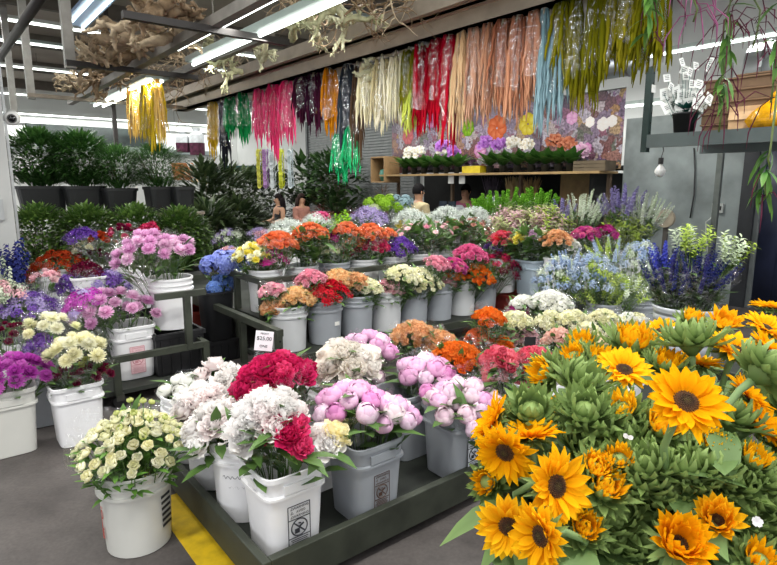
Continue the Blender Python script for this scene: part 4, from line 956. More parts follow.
B('m3', 571, 244, 10, 'carnation', WHT, 'white bunch peeping above the light blue flowers')
B('m4', 585, 233, 14, 'carnation', MAG + DPK, 'magenta carnations behind the light blue flowers')
B('m4', 606, 232, 12, 'cluster', BURG + MAG, 'dark magenta bunch right of the magenta carnations', n=14)
B('m5', 510, 222, 22, 'leafspray', PKGR, 'band of pink-tipped greens on the left, under the green spires', pack=1.2)
B('m5', 550, 222, 22, 'leafspray', PKGR + YGR, 'band of pink-tipped greens on the right, under the green spires', pack=1.2)
B('m6', 488, 207, 19, 'bells', BELL, 'bright green spires, left bunch of three', n=22, hs=.72, lean=.35)
B('m6', 511, 203, 21, 'bells', BELL, 'bright green spires, middle bunch of three', n=22, hs=.72, lean=.35)
B('m9', 537, 202, 19, 'bells', BELL, 'bright green spires, right bunch of three', n=22, hs=.72, lean=.35)
B('m7', 560, 210, 13, 'spike', VIO, 'violet larkspur right of the green spires', n=14, hs=.6, leafy=3)
B('m7', 587, 206, 19, 'spike_thin', WGR, 'white larkspur between two violet bunches', n=26, hs=.75, leafy=3)
B('m8', 622, 199, 20, 'spike', VIO, 'tall violet larkspur at the right', n=18, hs=.68, leafy=3)
B('m8', 650, 208, 18, 'spike_thin', WGR, 'cream stock leaning right of the tall violet larkspur', n=22, hs=.75, leafy=3)
B('m8', 628, 230, 20, 'leafspray', YGR, 'yellow green leafy bunch below the cream stock', pack=1.2)
for pid, kd, a, b, z, c, lb in (('q1', 'r', 4.34, 2.92, .20, 'g', 'pail of light blue delphiniums on the left of the blue group'), ('q2', 'r', 4.38, 2.50, .20, 'g', 'grey pail under the light blue and green delphiniums'), ('q3', 'r', 4.85, 2.44, .20, 'g', 'pail of pale blue flowers at the back of the blue group')):
    pail(pid, kd, AB(a, b, z), lb, c)
QL = leafmat('#4c6a34', '#8aa458')
B('q1', 560, 276, 26, 'mist', SKY + WGR, 'pale blue flower clouds on the left of the blue group', n=34, hs=.9, lm=QL, leafy=4, leafL=.06, dome=1.0)
B('q1', 572, 262, 20, 'spike', SKY, 'light blue delphiniums rising at the left back of the blue group', n=12, hs=.45, lm=QL, leafy=3, leafL=.06, lean=.8, sleeve=False)
B('q2', 594, 276, 30, 'mist', SKY + YGR + SKY, 'light blue and green flower clouds in the middle of the blue group', n=40, hs=.9, lm=QL, leafy=5, leafL=.06, dome=1.0)
B('q2', 604, 292, 26, 'leafspray', YGR, 'yellow green sprays in front of the light blue clouds', n=26, hs=.45, lean=1.0, leafy=2, leafL=.05, lm=QL, sleeve=False)
B('q2', 634, 286, 24, 'leafspray', YGR + WGR, 'yellow green sprays between the light blue and the dark blue flowers', n=26, hs=.45, lean=.9, leafy=2, leafL=.05, lm=QL)
B('q2', 600, 284, 14, 'hydrangea', pt(('#7c9ad4', '#bcd0f0'),), 'brighter blue blossoms in the middle of the blue group', n=9, hs=.35, dome=1.2, sleeve=False)
B('q3', 640, 258, 22, 'mist', SKY + WGR, 'pale blue and white flower clouds left of the dark blue larkspur', n=28, hs=.9, lm=QL, leafy=4, leafL=.06, dome=1.0)
B('q3', 606, 250, 24, 'spike', SKY + YGR, 'light blue and green spikes at the back of the blue group', n=20, hs=.45, lm=QL, leafy=4, leafL=.06, lean=.7)
# ribbed tub of dark blue larkspur
tz = P(684, 322, .72); tub = thing('ribbed_tub', 'silvery ribbed tub of dark blue flowers behind the sunflowers', 'bucket', (tz.x, tz.y, .12), None, TH)
PAILS['tub'] = Vector((tz.x, tz.y, .42))
prf = [(.12, 0), (.13, .005)]
for i in range(11): z0 = .04 + i * .058; prf += [(.132 + .004 * i, z0), (.136 + .004 * i, z0 + .015), (.136 + .004 * i, z0 + .03), (.132 + .004 * i, z0 + .045)]
prf += [(.186, .69), (.186, .705), (.178, .705), (.15, .3), (.13, .27)]
m = MB(); m.lathe(prf, 36); m.build('tub_body', solid('#aeb2b8', .35, .2, .05), tub, smooth=True)
DKST = leafmat('#26381e', '#4a6434')
B('tub', 670, 268, 26, 'spike_thin', INDG, 'dark blue larkspur on the left of the silvery tub', n=24, hs=.62, leafL=.1, leafy=5, lean=.5, lm=DKST)
B('tub', 706, 268, 30, 'spike_thin', INDG, 'dark blue larkspur on the right of the silvery tub', n=30, hs=.62, leafL=.1, leafy=5, lean=.7, lm=DKST)
B('tub', 662, 252, 13, 'spike', pt(('#3a40a4', '#5c64cc'),), 'bright blue delphinium tips at the left of the tub', n=6, hs=.5, sleeve=False)
B('tub', 735, 246, 16, 'leafspray', WGR + YGR, 'whitish green sprays at the right of the tub', n=14, hs=.55, sleeve=False)
B('tub', 692, 236, 20, 'leafspray', YGR + WGR, 'pale green sprays behind the dark blue flowers', n=18, hs=.55, sleeve=False)
# ================================================================ sunflowers
SUNP = [petal('#eca00c', '#fcc41c', .4, .06), petal('#f0a60c', '#fdca24', .4, .06), petal('#e8980a', '#fabc14', .4, .06)]
SEP = leafmat('#48602c', '#94ac64', .6); SLEAF = leafmat('#435c2e', '#7c985a', .55); SSTEM = solid('#76905a', .6, 0, .08)
DISC = None
def disc_mat():
    m, nt, out = base_mat('seed_disc'); b = nt.nodes.new('ShaderNodeBsdfPrincipled'); nt.links.new(b.outputs[0], out.inputs[0]); b.inputs['Roughness'].default_value = .9
    at = nt.nodes.new('ShaderNodeAttribute'); at.attribute_name = 'g'; rp = nt.nodes.new('ShaderNodeValToRGB')
    e = rp.color_ramp.elements; e[0].color = lin('#4c4418'); e[1].color = lin('#2c1608'); e[0].position = .0; e[1].position = .45
    x = e.new(.95); x.color = lin('#6a4410')
    nt.links.new(at.outputs['Fac'], rp.inputs[0]); nt.links.new(rp.outputs[0], b.inputs['Base Color']); return m
DISC = disc_mat()
def sun_meshes(kind, rng):
    pm, dm, sm = MB(), MB(), MB()
    if kind in ('open', 'half', 'side'):
        R = .026 if kind != 'half' else .02
        for i in range(130):
            a = i * 2.39996; r = R * math.sqrt(i / 130); h = .007 * (1 - (r / R) ** 2) + rng.uniform(-.0008, .0008)
            dm.lathe([(.0026, h - .003), (.002, h + .002), (.0006, h + .004)], 5, c=(r * math.cos(a), r * math.sin(a), 0)); dm.g[-15:] = [r / R] * 15
        o = len(dm.v); dm.lathe([(R * 1.02, -.006), (R * 1.02, .001), (R * .7, .006), (.002, .009)], 20); dm.g[o:] = [.5] * (len(dm.g) - o)
        E = {'open': (12, -5, 24, 12, 45, 26), 'half': (40, 62, 55, 78, 72, 96), 'side': (10, 0, 26, 20, 45, 35)}[kind]
        for q, (n, L, W) in enumerate(((19, .060, .025), (18, .056, .023), (12, .046, .018))):
            if kind == 'open' and q == 2: n = 7
            for i in range(n):
                k = rng.uniform(.85, 1.15)
                pm.petal(2 * PI * (i + rng.uniform(-.3, .3) + q * .5) / n, R * .93, -.001 + .001 * q, L * k, W * rng.uniform(.85, 1.15), E[q * 2] + rng.uniform(-12, 14), E[q * 2 + 1] + rng.uniform(-22, 22), .16, 5, 3, 0, 'point', 0, 1, rng)
        for q, (n, e0, e1, L) in enumerate(((13, -15, 20, .045), (12, -35, -15, .045))):
            for i in range(n): sm.petal(2 * PI * (i + rng.uniform(-.3, .3)) / n, R * .9, -.006 - .004 * q, L * rng.uniform(.8, 1.2), .02, e0 + rng.uniform(-10, 10), e1 + rng.uniform(-20, 35), .12, 4, 3, 0, 'taper', 0, 1, rng)
        sm.lathe([(.007, -.03), (.014, -.022), (R, -.008), (R * .9, -.002)], 14)
    else:                                           # closed bud, with ('tip') or without ('green') yellow showing
        for q, (n, e0, e1, L, _w) in enumerate(((9, 60, 125, .045, .024), (12, 40, 95, .052, .027), (14, 18, 62, .056, .027), (14, -5, 30, .056, .026))):
            if kind in ('tip', 'yellowbud') and q == 0: continue
            for i in range(n): sm.petal(2 * PI * (i + rng.uniform(-.3, .3)) / n, (.022, .026, .027, .024)[q], .004 - .005 * q, L * rng.uniform(.85, 1.2), .034, e0 + rng.uniform(-8, 8), e1 + rng.uniform(-25, 40), .14, 4, 3, 0, 'taper', 0, 1, rng)
        sm.lathe([(.007, -.032), (.016, -.022), (.03, -.006), (.027, .008), (.012, .018), (.001, .02)], 14)
        if kind in ('tip', 'yellowbud'):
            n = 16 if kind == 'tip' else 22
            for q in range(2 if kind == 'tip' else 3):
                for i in range(n - 4 * q): pm.petal(2 * PI * (i + rng.uniform(-.3, .3)) / (n - 4 * q), .024 - .005 * q, .006, rng.uniform(.034, .05), .0135, 55 + 12 * q, 85 + 25 * q + rng.uniform(-15, 25), .2, 4, 3, 0, 'point', 0, 1, rng)
    return pm, dm, sm
SUNM = {}
def sun_set(kind):
    if kind not in SUNM:
        L = []
        for i in range(3 if kind != 'green' else 4):
            p, d, s = sun_meshes(kind, random.Random(i * 7 + len(kind)))
            L.append((p.mesh([SUNP[i % 3]]) if p.v else None, d.mesh([DISC]) if d.v else None, s.mesh([SEP])))
        SUNM[kind] = L
    return RND.choice(SUNM[kind])
SPAILS = [(.34, 1.10), (.66, 1.02), (.98, 1.14), (.52, 1.42), (.84, 1.46), (1.16, 1.50), (1.3, 1.24)]
for i, (x, y) in enumerate(SPAILS):
    pass
def sunflower(kind, px, py, w, face, label, dep=None, group=None, leaves=6):
    """w = width in the picture, face = direction it looks (x right, y away, z up)"""
    W0 = {'open': .17, 'half': .115, 'side': .165, 'tip': .085, 'yellowbud': .08, 'green': .095, 'back': .11}[kind]
    if dep is None:
        for (y0, d0), (y1, d1) in zip(((300, 2.0), (330, 1.75), (370, 1.45), (410, 1.22), (460, 1.1)), ((330, 1.75), (370, 1.45), (410, 1.22), (460, 1.1), (580, 1.0))):
            if y0 <= py <= y1 or (y1 == 580 and dep is None): dep = d0 + (d1 - d0) * min(1, (py - y0) / (y1 - y0)); 
            if y0 <= py <= y1: break
    C = PT(px, py, dep); s = (w * dep / F) / W0
    s = max(.7, min(1.3, s)) if kind != 'green' else max(.7, min(1.2, s))
    f = Vector(face).normalized()
    sx, sy = min(SPAILS, key=lambda q: (q[0] - C.x) ** 2 + (q[1] - C.y - .05) ** 2)
    b = Vector((sx + RND.uniform(-.06, .06), sy + RND.uniform(-.06, .06), .36))
    root = thing('sunflower', label, 'sunflower', b, group)
    pm, dm, sm = sun_set('green' if kind == 'back' else kind); q = quat_to(f, RND.uniform(0, 6))
    for nm, me in (('ray_petals', pm), ('seed_disc', dm), ('green_bracts', sm)):
        if me is None: continue
        o = bpy.data.objects.new(nm, me); COL.objects.link(o); o.parent = root; o.location = C - b; o.rotation_mode = 'QUATERNION'; o.rotation_quaternion = q; o.scale = (s, s, s)
    back = C - f * .03 * s; nk = back - f * .09 + Vector((0, 0, -.03)); m1 = nk.lerp(b, .35) + Vector((0, 0, .03))
    st = MB(); st.tube([Vector(), m1 - b, nk - b, back - f * .03 - b, back - b], [.007, .0075, .007, .0075, .009], 7); st.build('stem', SSTEM, root, smooth=True)
    lv = MB()
    for i in range(leaves):
        u = RND.uniform(.0, .6); p = nk.lerp(m1, u); a = RND.uniform(0, 6.28)
        d = Vector((math.cos(a), math.sin(a) - .25, RND.uniform(-.2, .6))); lv.leaf(p - b, d, RND.uniform(.09, .15), RND.uniform(.055, .09), RND.uniform(.2, .9), 5, g=(RND.uniform(0, .3), RND.uniform(.5, 1)))
    lv.build('leaves', SLEAF, root, smooth=True)
    return root
SPOTS = []
def S(kind, px, py, w, *a, **k):
    SPOTS.append((px, py, w)); return sunflower(kind, px, py, w, *a, **k)
S('open', 686, 402, 84, (-.05, -.62, .78), 'largest wide open sunflower with a dark centre, in the middle of the mass', .98, leaves=2)
S('open', 624, 370, 56, (-.05, -.45, .9), 'open sunflower left of and behind the largest one', 1.35)
S('open', 556, 486, 80, (.42, -.82, .35), 'tall open sunflower facing right with a large dark disc', 1.02)
S('open', 508, 526, 66, (-.25, -.93, .2), 'sunflower at the lower left whose disc is half covered by a neighbour', 1.04)
S('side', 541, 536, 72, (-.62, -.35, .1), 'sunflower seen side-on at the lower left, petals hanging to the camera', .96)
S('side', 494, 420, 58, (-.8, .15, .45), 'sunflower at the left border turned away, showing a fan of petals', 1.2)
S('open', 505, 452, 66, (-.45, -.75, -.1), 'sunflower nodding down at the left border with a small dark disc', 1.12)
S('side', 530, 436, 64, (-.1, .25, .85), 'sunflower with a long fringe of petals above the nodding one', 1.15)
S('half', 678, 545, 60, (-.02, -.6, .8), 'half open sunflower at the bottom centre with a black hole of a disc', .98)
S('half', 717, 521, 42, (-.3, -.55, .75), 'small half open sunflower right of the bottom one', 1.02)
S('yellowbud', 583, 529, 32, (.0, -.6, .8), 'opening yellow bud beside the side-on sunflower at the bottom')
S('yellowbud', 604, 489, 36, (.1, -.5, .8), 'opening yellow bud right of the tall open sunflower')
S('yellowbud', 595, 469, 22, (0, -.5, .8), 'smaller yellow bud just above another yellow bud, right of the tall open sunflower')
S('yellowbud', 662, 429, 34, (-.05, -.5, .85), 'opening yellow bud under the largest sunflower')
S('tip', 622, 411, 34, (-.3, -.4, .85), 'green bud with a yellow brush of petals left of the largest sunflower')
S('open', 735, 350, 62, (.1, -.25, 1), 'open sunflower seen edge-on behind the largest one', 1.38)
S('half', 722, 325, 32, (.05, -.5, .85), 'little sunflower with a dark centre near the back edge', 1.75)
S('open', 766, 328, 46, (.2, -.35, .9), 'open sunflower at the right border near the back', 1.65)
S('side', 770, 308, 34, (.1, .2, .9), 'farthest sunflower at the right border', 1.85)
S('side', 770, 350, 50, (.5, -.2, .7), 'sunflower cut by the right border beside the big green back', 1.35)
S('yellowbud', 632, 346, 38, (0, -.3, .9), 'yellow half-closed sunflower behind the second open one', 1.6)
S('side', 661, 331, 36, (-.4, -.1, .9), 'sunflower leaning left at the back beside the silvery tub', 1.75)
S('yellowbud', 692, 322, 20, (0, -.3, .9), 'small yellow bud at the back in front of the silvery tub', 1.85)
S('side', 700, 364, 46, (.1, .1, .9), 'sunflower mostly hidden behind the bare-backed green head', 1.45)
S('side', 748, 396, 44, (.5, -.2, .6), 'sunflower in shade at the right behind the thick stem', 1.28)
S('side', 760, 424, 40, (.3, -.3, .5), 'lower shaded sunflower at the right, behind the thick stem', 1.22)
S('side', 553, 412, 42, (.3, -.1, .95), 'sunflower fringe behind the green bud at the left border', 1.32)
S('tip', 546, 374, 30, (-.8, -.3, .4), 'closed bud pointing left with a yellow tip, next to the coral roses', 1.5)
S('tip', 582, 346, 26, (-.2, -.3, .9), 'closed bud with yellow tip below the peach pink roses', 1.65)
S('tip', 575, 358, 26, (-.4, -.4, .8), 'bud with two yellow petals lower left of the second open sunflower', 1.55)
S('tip', 488, 482, 28, (-.5, -.6, .4), 'small green bud with yellow at the left border below the nodding sunflower', 1.2)
S('tip', 711, 446, 18, (.0, -.5, .85), 'tight bud with a yellow spot right below the largest sunflower')
S('tip', 753, 462, 26, (.1, -.4, .9), 'closed bud with pale yellow tips near the right border')
S('tip', 619, 461, 20, (-.2, -.5, .8), 'tight bud with a spot of yellow above two yellow buds')
S('tip', 600, 362, 28, (.1, -.3, .9), 'yellow-tipped bud left of the second open sunflower', 1.5)
S('tip', 665, 366, 30, (.1, -.3, .9), 'yellow-tipped bud right of the second open sunflower', 1.4)
S('tip', 758, 562, 26, (0, -.4, .9), 'yellow-tipped bud in the lower right corner', .98)
S('back', 691, 341, 52, (-.02, .25, .95), 'green sunflower head on a thick upright stem, seen from below', 1.4)
S('back', 764, 372, 56, (.75, .1, .55), 'big green sunflower back on a thick curving stem at the right', 1.15)
S('green', 531, 412, 44, (-.1, -.5, .8), 'closed green bud between two sunflower fringes at the left border', 1.22)
r2 = random.Random(5); FL = list(SPOTS)
cells = [(x, y) for y in range(345, 575, 20) for x in range(505, 795, 27)]
n = 0
for x, y in cells:
    x += r2.uniform(-12, 12) + (16 if (y // 26) % 2 else 0); y += r2.uniform(-8, 8)
    if x < 575 and y < 395 or x < 585 and y > 395: continue
    if any(math.hypot(x - a, y - b) < (c_ * .36 + 12) for a, b, c_ in FL): continue
    dpg = 1.5 if y < 370 else 1.32 if y < 410 else 1.2 if y < 460 else 1.1
    if y < 365 and x < 600: continue
    n += 1
    S('green', x, y, 46, (r2.uniform(-.5, .5), r2.uniform(-.7, .2), .9), 'closed green sunflower bud among the leaves of the foreground mass', dpg, 'closed green sunflower buds', 8)
    o = [c for c in COL.objects if c.parent and c.name.startswith('green_bracts')][-1]
print('green buds', n)
for i, (x, y) in enumerate(SPAILS):
    pail(f's{i}', 'r', (x, y, .23), ('white pail hidden beneath the sunflowers, %s' % ('left front', 'middle front', 'right front', 'left back', 'middle back', 'right back', 'far right')[i]), 'w', 1.0, handle=False)
# little white blossoms fallen on the sunflowers
for px, py, dp, lb in ((628, 437, 1.08, 'fallen white petal lying on the sunflower leaves in the middle'), (757, 522, .98, 'small white starry blossom on the leaves at the lower right'), (676, 329, 1.66, 'white starry blossom on the sunflower next to the silvery tub')):
    m = MB(); floret(m, (0, 0, 0), (-.2, -.7, .6), .0095, 5 if px != 628 else 2); o = m.build('white_blossom', petal('#e4e0e4', '#f8f6f8'), None, PT(px, py, dp), True); tag(o, lb, 'flower')

# ================================================================ greenery at the back
def shrub(name, label, loc, rx, ry, h, nleaf, L, W, lm, cat='plant', z0=0, stems=6, trunk=True, group=None, seed=1):
    r = random.Random(seed); t = thing(name, label, cat, loc, group); lv = MB(); st = MB()
    for i in range(nleaf):
        d = sph(r); k = r.uniform(.45, 1) ** .5; p = Vector((d.x * rx * k, d.y * ry * k, z0 + h * .5 + d.z * h * .5 * k))
        lv.leaf(p, Vector((d.x, d.y, abs(d.z) * .5 + r.uniform(-.2, .7))), L * r.uniform(.6, 1.2), W * r.uniform(.7, 1.2), r.uniform(0, .6), 2, g=(0, r.random()))
    for i in range(stems):
        d = sph(r); st.tube([(0, 0, 0), (d.x * rx * .3, d.y * ry * .3, z0 + h * .4), (d.x * rx * .6, d.y * ry * .6, z0 + h * .75)], [.008, .006, .003], 4)
    lv.build('foliage', lm, t); st.build('stems', solid('#4a3e2c', .8), t, smooth=True); return t
DK = leafmat('#264a1e', '#5c8640'); DK2 = leafmat('#2c5026', '#668e48'); BOX = leafmat('#3a5a26', '#86a450'); FIG = leafmat('#274220', '#5e7c48', .3); MIXD = leafmat('#26361f', '#64744c', .35)
def tpot(name, label, loc, sx, sy, h, rot=TH):
    t = thing(name, label, 'pot', loc, None, rot); m = MB(); m.lathe([(.42, 0), (.5, h), (.53, h), (.53, h - .04), (.47, h - .02), (.4, .04)], 28, 8)
    m.v = [(x * sx, y * sy, z) for x, y, z in m.v]; m.build('pot_body', solid('#17191a', .5, 0, .1), t)
    m = MB(); m.lathe([(.46, h - .05), (.01, h - .045)], 20, 8); m.v = [(x * sx, y * sy, z) for x, y, z in m.v]; m.build('soil', solid('#2e241c', .9), t); return t
YS = 8.2
def onshelf(px): 
    r = ray(px, 212); return CAM + r * (YS / r.y)
shz = onshelf(90).z
for px, sx, h, lb, pl in ((44, .62, .37, 'black trough nearest the pillar, full of glossy leaves', ('big glossy dark shrub nearest the pillar', .56, .42, .80, 3200, .13, .042, DK)), (86, .5, .37, 'second black trough along the plant shelf', ('dark glossy shrub in the second trough', .48, .4, .76, 2600, .13, .042, DK)),
                          (121, .42, .34, 'black pot hidden under feathery greenery on the shelf', ('dark feathery plant in the middle of the shelf', .44, .4, .62, 4200, .10, .016, DK2)), (160, .34, .36, 'black square pot beneath the feathery fern on the shelf', ('rounded feathery fern at the right of the shelf', .44, .4, .62, 4600, .09, .015, DK2)), (182, .28, .36, 'last black square pot at the right end of the shelf', None)):
    p = onshelf(px); p.z = shz; tpot('planter', lb, p, sx, .42, h)
    if pl: shrub('potted_shrub', pl[0], p + Vector((0, 0, h - .05)), *pl[1:4], *pl[4:7], pl[7], seed=px)
pa, pb = onshelf(18), onshelf(196); t = thing('plant_shelf', 'thin steel shelf carrying the black troughs', 'shelf', ((pa.x + pb.x) / 2, YS, 0))
m = MB(); m.box((0, .1, shz - .03), (pb.x - pa.x, .6, .04)); m.build('board', RACKM, t)
for sx in (-1, 1):
    for y in (-.15, .35): m = MB(); m.box((sx * (pb.x - pa.x - .06) / 2, y, shz / 2 + (.25 if sx < 0 else 0)), (.035, .035, shz + (.5 if sx < 0 else 0))); m.build('post', solid('#9a9a98', .4, .5), t)
for px, w, lb in ((40, 1.15, 'boxwood bushes below the nearest black trough'), (88, 1.0, 'boxwood bush in the middle under the shelf'), (135, 1.0, 'boxwood bush behind the big pink mums'), (180, .85, 'boxwood bush at the right end below the shelf')):
    p = PT(px, 240, 7.3); shrub('boxwood_bush', lb, (p.x, p.y, .42), w * .46, .4, .84 - (px > 150) * .03, 3400, .085, .042, BOX, seed=px, z0=0)
    m = thing('green_tub', lb.replace('boxwood', 'dark tub holding the boxwood', 1), 'pot', (p.x, p.y, 0)); k2 = MB(); k2.lathe([(.26, 0), (.3, .44), (.28, .44), (.25, .03)], 20); k2.build('tub_body', solid('#2a2c2a', .6), m, smooth=True)
for px, py, tt, rx, h, lb in ((205, 205, 10.5, .5, 1.9, 'tall broad-leaved plant just right of the black pots'), (226, 212, 11.5, .55, 1.9, 'dark large-leaved plant behind the grey filler'), (246, 210, 14.5, .65, 1.9, 'dark plant with big leaves left of the two women'), (270, 212, 15.5, .8, 1.9, 'dark foliage directly behind the two women'), (208, 222, 9.5, .45, 1.2, 'lower dark leafy plant right of the boxwood'), (238, 222, 10.5, .55, 1.2, 'low dark foliage behind the white mist on the left')):
    p = PT(px, py, tt); shrub('foliage_plant', lb, (p.x, p.y, 0), rx, .5, h - .1, 900, .26, .095, MIXD, seed=px, z0=.1)
for px, tt, lb in ((304, 16, 'fiddle-leaf fig against the white wall, left one'), (326, 14.8, 'fiddle-leaf fig against the white wall, taller middle one'), (338, 13.2, 'fiddle-leaf fig beside the green tinsel')):
    p = PT(px, 190, tt); shrub('fig_tree', lb, (p.x, p.y, 0), .62, .5, 1.5, 330, .3, .15, FIG, seed=px, z0=.75)
# red flower tray table, far middle
p = PT(350, 215, 14); t = thing('plant_table', 'red-edged display table of dark red plants in the far middle', 'table', (p.x, p.y, 0)); m = MB(); m.box((0, 0, .82), (1.9, .7, .05)); m.build('table_top', solid('#8c2a24', .6), t)
for sx in (-1, 1):
    for sy in (-1, 1): m = MB(); m.box((sx * .88, sy * .28, .4), (.06, .06, .8)); m.build('leg', solid('#3a2622', .6), t)
for i in range(5): shrub('red_plant', ('dark red leafy plant on the far red table, ' + ('first from the left', 'second from the left', 'middle one', 'second from the right', 'rightmost')[i]), (p.x - .72 + .36 * i, p.y, .845), .17, .17, .16, 70, .09, .04, leafmat('#4a1014', '#8c2a2c'), seed=i, stems=3)
# teal sign panel and orange and tan boxes far behind
p = PT(236, 174, 17); t = MB(); t.box((0, 0, 0), (1.75, .05, .5)); tag(t.build('sign_board', solid('#1f4a48', .6), None, p), 'dark teal board on the white wall above the foliage', 'board')
p = PT(186, 172, 16); t = thing('storage_box', 'orange storage box on the wall ledge right of the fern', 'box', p); m = MB(); m.lathe([(.28, -.22), (.32, .2), (.34, .2), (.34, .24), (.3, .24)], 24, 6); m.build('box_body', solid('#c87a44', .6), t)
p = PT(199, 174, 16); t = thing('storage_box', 'tan cardboard box beside the orange one', 'box', p); m = MB(); m.box((0, 0, 0), (.34, .4, .46)); m.build('box_body', solid('#b89a60', .8), t); m = MB(); m.box((0, -.201, 0), (.05, .004, .46)); m.build('tape', solid('#d0b888', .4), t)
for px, w, h, lb in ((183, 12, 20, 'plastic bag of dried plum flowers on the far ledge, left'), (197, 13, 26, 'taller plastic bag of dried plum flowers on the far ledge')):
    p = PT(px, 143, 18.5); s = 18.5 / F; t = thing('flower_bag', lb, 'bag', p); m = MB(); m.lathe([(w * s * .5, -h * s * .45), (w * s * .52, 0)], 14, 4); m.build('dried_flowers', solid('#5a2440', .9, 0, .3, 8), t)
    m = MB(); m.lathe([(w * s * .53, 0), (w * s * .5, h * s * .3), (w * s * .2, h * s * .42), (w * s * .3, h * s * .55)], 14, 4); m.build('plastic_top', solid('#c8ccd0', .3), t)
# camera on the pillar
p = PA(12, 118, .62); t = thing('security_camera', 'white dome security camera fixed to the left pillar', 'camera', p, None, 0)
m = MB(); m.tube([(-.03, .06, 0), (.0, -.0, 0), (.03, -.05, -.01)], [.05, .062, .05], 16); m.build('housing', solid('#d8d8d6', .4), t, smooth=True)
m = MB(); m.tube([(.03, -.05, -.01), (.042, -.07, -.014)], [.036, .018], 14); m.build('lens', solid('#0a0a0c', .1), t, smooth=True)
m = MB(); m.tube([(0, 0, 0), tuple(N * -.075)], .03, 10); m.build('bracket', solid('#c0c0be', .4), t)

# ================================================================ orchid stall
SA = 7.4; b1, b0 = 9.3, 4.6
def shelfpt(px, dz=0, da=0): 
    q = PA(px, 170, SA + .12 + da); return Vector((q.x, q.y, 1.72 + dz))
t = thing('orchid_shelf', 'wooden shelf board holding the orchids', 'shelf', AB(SA + .2, 6.9, 1.70)); m = MB(); m.box((0, 0, 0), (.5, 5.0, .035), TH); m.build('board', solid('#a88a5c', .6, 0, .15, 5), t)
for dbb in (-2.4, -.8, .8, 2.4):
    m = MB(); m.box(D * dbb + N * .2 + Vector((0, 0, -.86)), (.06, .05, 1.68), TH); m.build('post', solid('#5c4a38', .7), t)
ORW = pt(('#d8c8a0', '#f4f2f0'),); ORP = pt(('#9848b4', '#cc8ce0'), ('#a454be', '#d49ce6')); ORO = pt(('#b0583c', '#dc9878'), ('#9c4a34', '#cc8468')); ORL = pt(('#c890b8', '#ecc8de'),)
def orchid(px, cols, label, h=.46, dep=0, n=12):
    p = shelfpt(px, 0, dep); t = thing('potted_orchid', label, 'orchid', p); r = random.Random(px)
    m = MB(); m.lathe([(.05, 0), (.068, .11), (.072, .115), (.066, .11), (.05, .02)], 14); m.build('pot', solid('#202422', .5), t, smooth=True)
    m = MB()
    for i in range(16): a = i * 2.4; m.leaf((0, 0, .1), (math.cos(a), math.sin(a), .5 + .11 * i), .36, .12, .4, 4)
    m.build('leaves', leafmat('#2c5226', '#588a3c', .35), t, smooth=True)
    ax = RND.choice((-1, 1)); sm = MB()
    for k in range(2):
        pts = [Vector((0, 0, .1)), Vector((.02 * k, .01, h * .7)), Vector((ax * .06 + .03 * k, -.03, h)), Vector((ax * .17, -.08 - .04 * k, h * (.96 - .1 * k)))]
        sm.tube(pts, .004, 4)
        for i in range(n):
            u = i / n; c = pts[2].lerp(pts[3], u * 1.2) if i > 1 else pts[1].lerp(pts[2], .6 + .3 * i); c = c + Vector((r.uniform(-.04, .04), r.uniform(-.05, .01), r.uniform(-.07, .04)))
            put_head('orchid_bloom', 'orchid', RND.choice(cols), t, c, (-.35 + r.uniform(-.3, .3), -1, .25), 1.3)
    sm.build('flower_stem', leafmat('#4a5a2c', '#6c7c40'), t, smooth=True); return t
def _orch(rng):
    mb = MB()
    for a, L, W in ((PI / 2, .034, .024), (PI * 7 / 6, .034, .024), (PI * 11 / 6, .034, .024), (0, .038, .042), (PI, .038, .042)): mb.petal(a, .002, 0, L, W, 15, -5, .05, 3, 3, 0, 'round', .3, 1, rng)
    mb.petal(-PI / 2, .002, .004, .02, .014, 50, 20, .2, 2, 3, 0, 'round', 0, .1, rng); return mb.mesh([None])
HEADS['orchid'] = [_orch(random.Random(i)) for i in range(3)]; HR['orchid'] = .04
for a in ((405, ORW, 'white orchid at the left end of the shelf'), (414, ORW, 'second white orchid from the left end'), (424, ORW, 'third white orchid from the left end'), (436, ORW, 'white orchid next to the tall purple one', .45),
          (447, ORP, 'tall purple orchid left on the shelf', .55, 0, 18), (458, ORP, 'purple orchid right of the tall one, by the yellow box', .46), (490, ORP, 'big lilac orchid in the middle of the shelf', .55, 0, 18), (503, ORP, 'lilac orchid touching the white one', .5),
          (517, ORW, 'white orchid in the middle of the shelf', .5, 0, 15), (531, ORW, 'white orchid leaning toward the rust ones', .48), (545, ORO, 'rust coloured orchid right of the white ones', .5), (558, ORO, 'second rust coloured orchid', .45), (570, ORL, 'pale pink orchid at the right end of the row', .34)):
    orchid(*a)
p = shelfpt(474, .06, -.02); t = MB(); t.box((0, 0, 0), (.16, .42, .12), TH); tag(t.build('yellow_box', solid('#d8c020', .5), None, p), 'yellow box standing on the orchid shelf', 'box')
p = shelfpt(594, .07); t = thing('wooden_crate', 'low grey wooden crate at the right end of the orchid shelf', 'crate', p, None, TH)
for i, z in enumerate((-.05, .0, .05)): m = MB(); m.box((-.14, 0, z), (.014, .5, .042)); m.build('board', solid('#6a5c48', .8), t)
m = MB(); m.box((.13, 0, 0), (.014, .5, .14)); m.box((0, -.25, 0), (.27, .014, .14)); m.box((0, .25, 0), (.27, .014, .14)); m.box((0, 0, -.065), (.27, .5, .012)); m.build('crate_frame', solid('#5c5040', .8), t)
p = shelfpt(385, -.05); t = thing('wall_cubby', 'open wooden cubby with a teal pot at the left end of the shelf', 'box', p, None, TH); m = MB()
for c, s in (((0, .22, .15), (.4, .03, .5)), ((0, -.22, .15), (.4, .03, .5)), ((0, 0, -.1), (.4, .44, .03)), ((0, 0, .4), (.4, .44, .03)), ((.2, 0, .15), (.02, .44, .5))): m.box(c, s)
